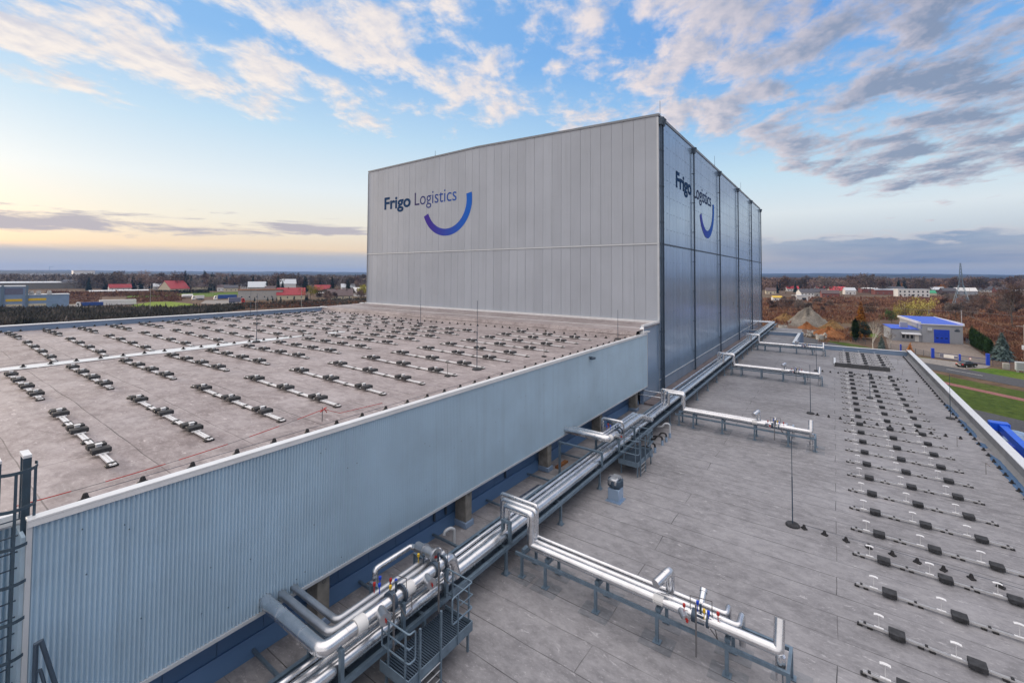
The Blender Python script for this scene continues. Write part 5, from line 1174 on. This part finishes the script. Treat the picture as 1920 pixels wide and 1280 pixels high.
def lattice(name, label, x, y, h, w0, arms):
    t = thing(name, label, 'pylon', (x, y, 0)); b = MB(); lv = 13; Z = [h * (1 - (1 - i / lv) ** 1.25) for i in range(lv + 1)]
    def hw_(z): 
        u = z / h; return (w0 * (1 - u / .55) + .95 * (u / .55)) if u < .55 else .95 - (u - .55) / .45 * .75
    C4 = ((-1, -1), (1, -1), (1, 1), (-1, 1))
    for a, c_ in zip(Z, Z[1:]):
        for k in range(4):
            (i, j), (m, n_) = C4[k], C4[(k + 1) % 4]; ha, hc = hw_(a), hw_(c_)
            b.bar((x + i * ha, y + j * ha, a), (x + i * hc, y + j * hc, c_), .15)
            b.bar((x + i * ha, y + j * ha, a), (x + m * hc, y + n_ * hc, c_), .09); b.bar((x + m * ha, y + n_ * ha, a), (x + i * hc, y + j * hc, c_), .09); b.bar((x + i * hc, y + j * hc, c_), (x + m * hc, y + n_ * hc, c_), .06)
    part('lattice_mast', b, M['steel'], t)
    for z, L in arms:
        b = MB(); ux, uy = .5, .866
        for s in (-1, 1):
            b.bar((x, y, z), (x + s * L * ux, y + s * L * uy, z), .12); b.bar((x, y, z + 1.6), (x + s * L * ux, y + s * L * uy, z + .05), .1); b.bar((x + s * L * ux, y + s * L * uy, z), (x + s * L * ux, y + s * L * uy, z - 1.3), .12)
        part('crossarm', b, M['steel'], t)
p = at(1803, 583); lattice('lattice_pylon', 'tall grey lattice pylon rising above the scrub and far trees', p.x, p.y, 30.5, 4.6, ((21, 4.2),))
p = at(92, 514); b = MB(); b.bar((p.x, p.y, 0), (p.x, p.y, 95), 4); b.bar((p.x - 25, p.y, 92), (p.x + 55, p.y + 30, 92), 3); solo('tower_crane', b, M['steel'], 'tiny tower crane standing on the far horizon at left', 'crane', loc=(p.x, p.y, 0))

# ------------------------------------------------------------------ trees
rnd = random.Random(5)
def twigs(b, base, d, L, n, w, spread, R_):
    for _ in range(n):
        dd = (d + Vector((R_.gauss(0, spread), R_.gauss(0, spread), R_.gauss(.1, spread)))).normalized(); l = L * R_.uniform(.5, 1.2); p = base + d * R_.uniform(-.3, .5) * L
        s = dd.cross(Vector((R_.gauss(0, 1), R_.gauss(0, 1), R_.gauss(0, 1)))).normalized() * w; b.add([p - s, p + s, p + dd * l], [(0, 1, 2)])
def bare(seed, h, wide, mt, levels=4, tw=5, name='bare_tree', bark='bark', wtw=.05):
    R_ = random.Random(seed); tr, cr = MB(), MB()
    def grow(p, d, L, r_, lv):
        q = p + d * L; tr.tube([p, (p + q) / 2 + Vector((R_.gauss(0, .05), R_.gauss(0, .05), 0)) * L, q], r_, 5 if lv > 2 else 3, False, taper=r_ * .6)
        if lv == 0: twigs(cr, q, d, L * 1.0, tw, wtw, .6, R_); return
        if lv < 3: twigs(cr, q, d, L * .9, max(1, tw // 2), wtw, .7, R_)
        k = R_.choice((2, 3, 3)) if lv < levels else 3
        for i in range(k):
            a = R_.uniform(0, 6.28); t_ = R_.uniform(.35, .75) * wide
            x = d.orthogonal().normalized(); y = d.cross(x); nd = (d + (x * math.cos(a) + y * math.sin(a)) * t_ + Vector((0, 0, .12))).normalized()
            grow(p + d * L * R_.uniform(.7, 1), nd, L * R_.uniform(.62, .82), r_ * .58, lv - 1)
        grow(q, (d + Vector((R_.gauss(0, .12), R_.gauss(0, .12), .1))).normalized(), L * .78, r_ * .6, lv - 1)
    grow(Vector((0, 0, 0)), Vector((0, 0, 1)), h * .27, h * .016, levels)
    t = bpy.data.objects.new(name, None); COL.objects.link(t)
    part('trunk', tr, M[bark], t, False); part('crown', cr, M[mt], t, False); return t
def conif(seed, h, r0_, mat, name, layers=16, per=14, leaf=.5, colm=False, droop=.35, gap=.0):
    R_ = random.Random(seed); tr, cr = MB(), MB(); tr.tube([(0, 0, 0), (0, 0, h * .97)], h * .014 + .05, 6, False, taper=.02)
    for i in range(layers):
        u = (i + .5) / layers; z = h * (.04 + .96 * u)
        rad = r0_ * ((1 - u) ** .85 if not colm else math.sin(math.pi * min(1, .12 + u * .92)) ** .5 * (1 if u < .7 else (1 - u) / .3 * .75 + .25)) 
        n = max(5, int(per * (.35 + rad / r0_)))
        for k in range(n):
            if R_.random() < gap: continue
            a = R_.uniform(0, 6.28); rr = rad * R_.uniform(.55, 1.12); dx, dy = math.cos(a), math.sin(a); zz = z + R_.uniform(-.6, .6) * h / layers
            p0 = Vector((dx * rr * .25, dy * rr * .25, zz + rr * .25)); p1 = Vector((dx * rr, dy * rr, zz - rr * droop if not colm else zz + rr * .9)); s = Vector((-dy, dx, 0)) * leaf * R_.uniform(.6, 1.2) * (.4 + .6 * rad / r0_)
            m_ = p0.lerp(p1, .6); up = Vector((0, 0, leaf * .3)); cr.add([p0, m_ - s + up * R_.uniform(-1, 1), p1, m_ + s + up * R_.uniform(-1, 1)], [(0, 1, 2), (0, 2, 3)])
            for _ in range(2):
                q = p0.lerp(p1, R_.uniform(.3, 1)); dd = Vector((dx, dy, R_.uniform(-.6, .6))) * leaf; cr.add([q - s * .4, q + s * .4, q + dd], [(0, 1, 2)])
    t = bpy.data.objects.new(name, None); COL.objects.link(t)
    part('trunk', tr, M['bark'], t, False); part('crown', cr, M[mat], t, False); return t
def leafy(seed, h, w_, mat, name, n=900, leaf=.45):
    R_ = random.Random(seed); tr, cr = MB(), MB(); tr.tube([(0, 0, 0), (.1, 0, h * .35), (0, .1, h * .8)], h * .02, 6, False, taper=.05)
    cl = [(Vector((R_.gauss(0, w_ * .28), R_.gauss(0, w_ * .28), h * R_.uniform(.3, .92))), R_.uniform(.14, .26) * w_) for _ in range(22)]
    for c_, rr in cl:
        tr.tube([(0, 0, h * .3), c_], h * .006, 3, False, taper=.01)
        for _ in range(n // 22):
            v = Vector((R_.gauss(0, 1), R_.gauss(0, 1), R_.gauss(0, 1))).normalized() * rr * R_.uniform(.5, 1.1); p = c_ + v; a = Vector((R_.gauss(0, 1), R_.gauss(0, 1), R_.gauss(0, 1))).normalized() * leaf; q = a.orthogonal().normalized() * leaf * .5
            cr.add([p - a * .5, p + q * .5, p + a * .5, p - q * .5], [(0, 1, 2, 3)])
    t = bpy.data.objects.new(name, None); COL.objects.link(t)
    part('trunk', tr, M['bark'], t, False); part('crown', cr, M[mat], t, False); return t
BARE = [bare(i, 10, 1.0 + .15 * (i % 3), 'twig' if i % 2 else 'twig_grey', 4, 9, wtw=.12) for i in range(4)] + [leafy(120 + i, 10, 8.5, ('twig', 'twig_grey')[i], 'bare_tree', 800, .8) for i in range(2)]
CON = [conif(20 + i, 10, 2.5 - .4 * i, 'conifer', 'conifer_tree', 16, 18, .75) for i in range(3)]
used = set()
def put(proto, p, label, cat, group=None, scale=1.0, rz=None):
    first = proto.name not in used
    if first: used.add(proto.name); o = proto
    else: o = copy_tree(proto)
    o.location = (p[0], p[1], p[2] if len(p) > 2 else 0); o.rotation_euler = (0, 0, rnd.uniform(0, 6.28) if rz is None else rz); o.scale = (scale * rnd.uniform(.9, 1.1), scale * rnd.uniform(.9, 1.1), scale)
    prop(o, label, cat); 
    if group: o['group'] = group
    elif 'group' in o: del o['group']
    return o
# individual trees on the right
put(conif(40, 12.8, 3.0, 'larch', 'larch_tree', 28, 40, .6, False, .0), (7.5, 199), 'tall orange autumn larch behind the dark thuja', 'tree')
put(conif(41, 8.2, 1.15, 'thuja', 'thuja_tree', 30, 26, .35, True), (5.6, 187.5), 'tall dark green thuja in front of the orange larch', 'tree')
put(leafy(42, 6.8, 4.6, 'conifer', 'bushy_tree', 1400, .4), (8.0, 193), 'dark bushy evergreen right of the tall thuja', 'tree')
put(bare(43, 9.5, .8, 'twig_grey', 4, 3, 'birch_tree', 'birch_bark', .03), (9.3, 173.2), 'bare white-barked birch behind the annex parapet', 'tree')
put(bare(45, 6.5, .8, 'twig_grey', 3, 3, 'birch_tree', 'birch_bark', .03), (13.6, 178), 'smaller bare white birch right of the tall birch', 'tree')
put(conif(44, 4.2, 1.4, 'spruce', 'spruce_tree', 18, 18, .3), (11.4, 174.6), 'small pale green spruce between the two birches', 'tree')
put(conif(46, 2.9, 1.0, 'larch', 'larch_shrub', 16, 16, .25, False, .1), (17.4, 170.4), 'small orange conifer shrub by the mesh fence', 'shrub')
put(conif(47, 7.2, 3.0, 'spruce', 'spruce_tree', 26, 34, .5), (35.4, 170), 'blue spruce by the right end of the thuja row', 'tree')
TH = conif(48, 5.6, .66, 'thuja', 'thuja_tree', 26, 20, .32, True)
for i in range(12):
    t_ = i / 11; put(TH, (34.7 - .2 * t_, 197.5 - 22 * t_), 'dark green column thuja in the row beside the workshop yard', 'tree', 'thuja row beside the workshop', 1.15 - .28 * t_)
WI = leafy(49, 10.5, 8, 'willow', 'willow_tree', 1500, .5)
for px, py, s, lab in ((1692, 609, 1.0, 'yellow-green willow left of the workshop roof'), (1723, 607, 1.12, 'yellow-green willow directly behind the blue roof')): put(WI, at(px, py), lab, 'tree', None, s)
put(leafy(50, 7, 6, 'thuja', 'leafy_bush', 800, .5), at(1672, 605), 'round dark green bush left of the willows', 'bush')
put(leafy(52, 8, 8, 'scrub_dark', 'leafy_bush', 800, .5), at(1628, 592), 'round dark bush right of the orange larch', 'bush')
put(bare(51, 20, 1.1, 'twig', 5, 5, 'bare_tree', 'bark', .06), at(1897, 612), 'large spreading bare tree with reddish twigs at the right edge', 'tree')
put(leafy(53, 11, 8, 'larch', 'larch_tree', 700, .8), at(1768, 547), 'round bright orange tree in the far village', 'tree')
put(conif(54, 14, 3, 'larch', 'larch_tree', 16, 16, .8), at(1691, 548), 'narrow brown-orange larch behind the unfinished building', 'tree')
YL = leafy(55, 10, 9, 'yellow_leaf', 'leafy_tree', 1100, .7)
put(YL, at(582, 561), 'yellow-green tree right of the large red-roofed house', 'tree', None, 1.15); put(YL, at(682, 560), 'yellow-green tree at the foot of the cold store edge', 'tree', None, 1.2)
put(conif(56, 16, 4.2, 'conifer', 'conifer_tree', 20, 22, 1.0), at(1502, 545), 'tall dark fir behind the white house, tallest of the far village', 'tree')
def scatter(n, pxr, pyr, protos, lab, cat, grp, smin, smax, seed):
    R_ = random.Random(seed)
    for i in range(n):
        px, py = R_.uniform(*pxr), R_.uniform(*pyr); put(R_.choice(protos), at(px, py), lab, cat, grp, R_.uniform(smin, smax))
scatter(92, (1430, 1930), (533, 552), BARE, 'bare brown tree among the far houses on the right', 'tree', 'bare trees among the far houses on the right', 1.40, 2.62, 61)
scatter(16, (1430, 1600), (536, 550), CON, 'dark fir among the far houses left of the grey shed', 'tree', 'firs of the far village, left part', 1.22, 2.10, 62)
scatter(16, (1655, 1800), (538, 550), CON, 'dark fir among the far houses between shed and lattice pylon', 'tree', 'firs of the far village, middle part', 1.22, 2.01, 63)
scatter(16, (1770, 1850), (530, 552), BARE, 'big bare tree in the group around the lattice pylon', 'tree', 'bare trees around the pylon', 1.62, 2.38, 64)
put(CON[0], at(1841, 545), 'single dark fir behind the lone white house', 'tree', None, 1.6)
scatter(20, (1430, 1560), (566, 590), BARE, 'bare shrubby tree in the scrub behind the gravel heap', 'tree', 'bare trees behind the gravel heap', 0.44, 0.75, 65)
scatter(34, (1760, 1930), (560, 600), BARE, 'bare reddish tree in the scrub behind the workshop', 'tree', 'bare trees behind the workshop', 0.50, 0.94, 66)
scatter(100, (150, 685), (532, 546), BARE, 'bare grey tree in the belt beyond the fields on the left', 'tree', 'bare trees beyond the fields', 1.40, 2.45, 67)
scatter(20, (160, 300), (535, 545), CON, 'dark fir in the left half of the belt beyond the fields', 'tree', 'firs in the left half of the belt', 1.40, 2.27, 68)
scatter(18, (300, 450), (536, 546), CON, 'dark fir behind the yellow gabled house and its hedge', 'tree', 'firs behind the gabled house', 1.57, 2.62, 69)
scatter(14, (450, 680), (538, 552), CON, 'dark fir among the left village houses', 'tree', 'firs among the left village', 1.22, 2.10, 70)
scatter(14, (455, 600), (560, 567), CON, 'dark evergreen shrub in front of the red-roofed house', 'shrub', 'evergreen shrubs by the red roof', 0.31, 0.53, 71)
scatter(22, (590, 690), (555, 570), BARE, 'bare shrubby tree in front of the brown-roofed house', 'tree', 'bare trees by the brown roof', 0.62, 1.00, 72)
# hedge in front of the gabled house
a, c_ = at(294, 551), at(392, 549); t = thing('clipped_hedge', 'long clipped dark hedge in front of the yellow gabled house', 'hedge', (a.x, a.y, 0))
b = MB(); R_ = random.Random(9)
for i in range(1500):
    p = a.lerp(c_, R_.random()) + Vector((R_.uniform(-2, 2), R_.uniform(-2, 2), R_.uniform(.1, 3.6))); s = Vector((R_.gauss(0, 1), R_.gauss(0, 1), R_.gauss(0, 1))).normalized(); b.add([p, p + s * 1.0, p + s.orthogonal().normalized() * .9], [(0, 1, 2)])
part('foliage', b, M['conifer'], t)

# scrub and woods that nobody could count
def mass(name, zones, mat, label, cat, seed, blades=7):
    R_ = random.Random(seed); b = MB()
    for n, poly, h0, h1, w_, rad in zones:
        for _ in range(n):
            u, v = R_.random(), R_.random(); p = (Vector(poly[0]).lerp(Vector(poly[1]), u)).lerp(Vector(poly[3]).lerp(Vector(poly[2]), u), v); h = R_.uniform(h0, h1) * (1.3 if R_.random() < .1 else 1)
            for _k in range(blades):
                q = Vector((p.x + R_.gauss(0, rad), p.y + R_.gauss(0, rad), 0)); d = Vector((R_.gauss(0, .3), R_.gauss(0, .3), 1)); tip = q + d * h * R_.uniform(.6, 1.1); s = Vector((R_.gauss(0, 1), R_.gauss(0, 1), 0)).normalized() * w_ * R_.uniform(.6, 1.4); m_ = q.lerp(tip, R_.uniform(.4, .7)); b.add([q, m_ - s, tip, m_ + s], [(0, 1, 2, 3)])
    o = bpy.data.objects.new(name, b.mesh(name, M[mat])); COL.objects.link(o); prop(o, label, cat, None, 'stuff'); return o
Q = lambda *q: [tuple(at(*p)) for p in q]
mass('undergrowth', [(1500, Q((1425, 612), (1640, 606), (1640, 566), (1425, 569)), 1.0, 2.4, .22, .9), (1500, Q((1640, 600), (1960, 610), (1960, 562), (1640, 562)), 1.2, 2.8, .26, 1.1), (900, Q((1800, 640), (1960, 655), (1960, 600), (1800, 600)), .8, 1.9, .18, .8), (350, Q((1850, 668), (1960, 690), (1960, 650), (1850, 640)), .7, 1.6, .14, .6), (160, Q((1540, 645), (1612, 640), (1612, 615), (1560, 620)), .6, 1.4, .12, .7), (700, Q((1425, 575), (1960, 572), (1960, 556), (1425, 560)), 1.5, 3.2, .45, 1.6)], 'scrub', 'reddish brown winter scrub covering the ground right of the cold store', 'scrub', 81)
mass('undergrowth', [(2600, Q((-20, 612), (250, 604), (470, 580), (-20, 582)), 1.2, 3.6, .3, 1.0), (700, Q((240, 588), (690, 572), (690, 560), (380, 575)), 1.0, 2.6, .3, 1.0)], 'scrub_dark', 'dark leafless thicket beyond the hall roof on the left', 'scrub', 82)
mass('undergrowth', [(500, Q((90, 556), (330, 556), (330, 549), (90, 550)), 1.5, 4, .6, 2.0), (300, Q((235, 567), (330, 565), (345, 557), (240, 560)), 1.0, 2.5, .4, 1.4), (500, Q((90, 570), (185, 569), (185, 556), (90, 556)), .4, 1.1, .3, 1.4), (350, Q((440, 580), (690, 575), (690, 566), (440, 570)), 1, 2.5, .3, 1.2)], 'scrub', 'brown dead grass and scrub between the fields on the left', 'scrub', 83)
def woods(name, pxr, pyr, n, h0, h1, mat, label, seed):
    R_ = random.Random(seed); b = MB()
    for _ in range(n):
        py = R_.uniform(*pyr); p = at(R_.uniform(*pxr), py); h = R_.uniform(h0, h1); w_ = h * R_.uniform(.3, .55)
        for _k in range(14):
            q = p + Vector((R_.gauss(0, w_ * .45), R_.gauss(0, w_ * .45), h * R_.uniform(.15, .95))); l = h * R_.uniform(.14, .3); a = Vector((R_.gauss(0, .5), R_.gauss(0, .5), 1)).normalized() * l; s = Vector((R_.gauss(0, 1), R_.gauss(0, 1), R_.gauss(0, .4))).normalized() * l * .45; b.add([q - a * .5, q + s, q + a * .6, q - s], [(0, 1, 2, 3)])
    o = bpy.data.objects.new(name, b.mesh(name, M[mat])); COL.objects.link(o); prop(o, label, 'woods', None, 'stuff')
woods('woods', (1425, 1960), (522.5, 546), 3300, 11, 18, 'twig', 'brown leafless woods stretching to the horizon on the right', 91)
woods('woods', (-30, 692), (516.5, 541), 3200, 11, 19, 'twig_grey', 'grey leafless woods stretching to the horizon on the left', 92)
woods('woods', (1425, 1960), (530, 540), 300, 9, 16, 'conifer', 'dark firs thinly mixed into the brown woods on the right', 93)
woods('woods', (-30, 692), (523, 536), 260, 9, 15, 'conifer', 'dark firs thinly mixed into the grey woods on the left', 94)
# far wooded ridges
def ridge(d0_, d1_, h, seed):
    R_ = random.Random(seed); ph = [R_.uniform(0, 6.28) for _ in range(8)]; b = MB(); n = 260; a0, a1 = R(-40), R(115); v = []
    for i in range(n + 1):
        a = a0 + (a1 - a0) * i / n; u = sum(math.sin(a * f_ + ph[k]) * am for k, (f_, am) in enumerate(((3, .35), (7, .25), (17, .15), (41, .10), (97, .07), (190, .05))))
        hh = h * (1 + .35 * u); 
        for d_, z in ((d0_, -1), (d0_ + (d1_ - d0_) * .5, hh * .75 ), (d1_, hh)): v.append((-math.sin(a) * d_, math.cos(a) * d_, z))
    b.add(v, [(3 * i + k, 3 * i + 3 + k, 3 * i + 4 + k, 3 * i + 1 + k) for i in range(n) for k in range(2)], False); return struct('hills', b, M['hill'])
ridge(3000, 4600, 26, 3); ridge(5200, 8200, 56, 4)

# ------------------------------------------------------------------ air
b = MB(); b.box(-8800, 8800, -8800, 8800, -1, 125)
m = bpy.data.materials.new('haze'); m.use_nodes = True; nt_ = m.node_tree; nt_.nodes.clear()
pv = nt_.nodes.new('ShaderNodeVolumePrincipled'); pv.inputs['Color'].default_value = (.30, .50, .95, 1); pv.inputs['Density'].default_value = .00009; pv.inputs['Anisotropy'].default_value = .2
ou = nt_.nodes.new('ShaderNodeOutputMaterial'); nt_.links.new(pv.outputs[0], ou.inputs['Volume'])
hz_o = bpy.data.objects.new('haze', b.mesh('haze', m)); COL.objects.link(hz_o); prop(hz_o, 'thin bluish evening haze over the whole plain', 'haze', None, 'stuff')
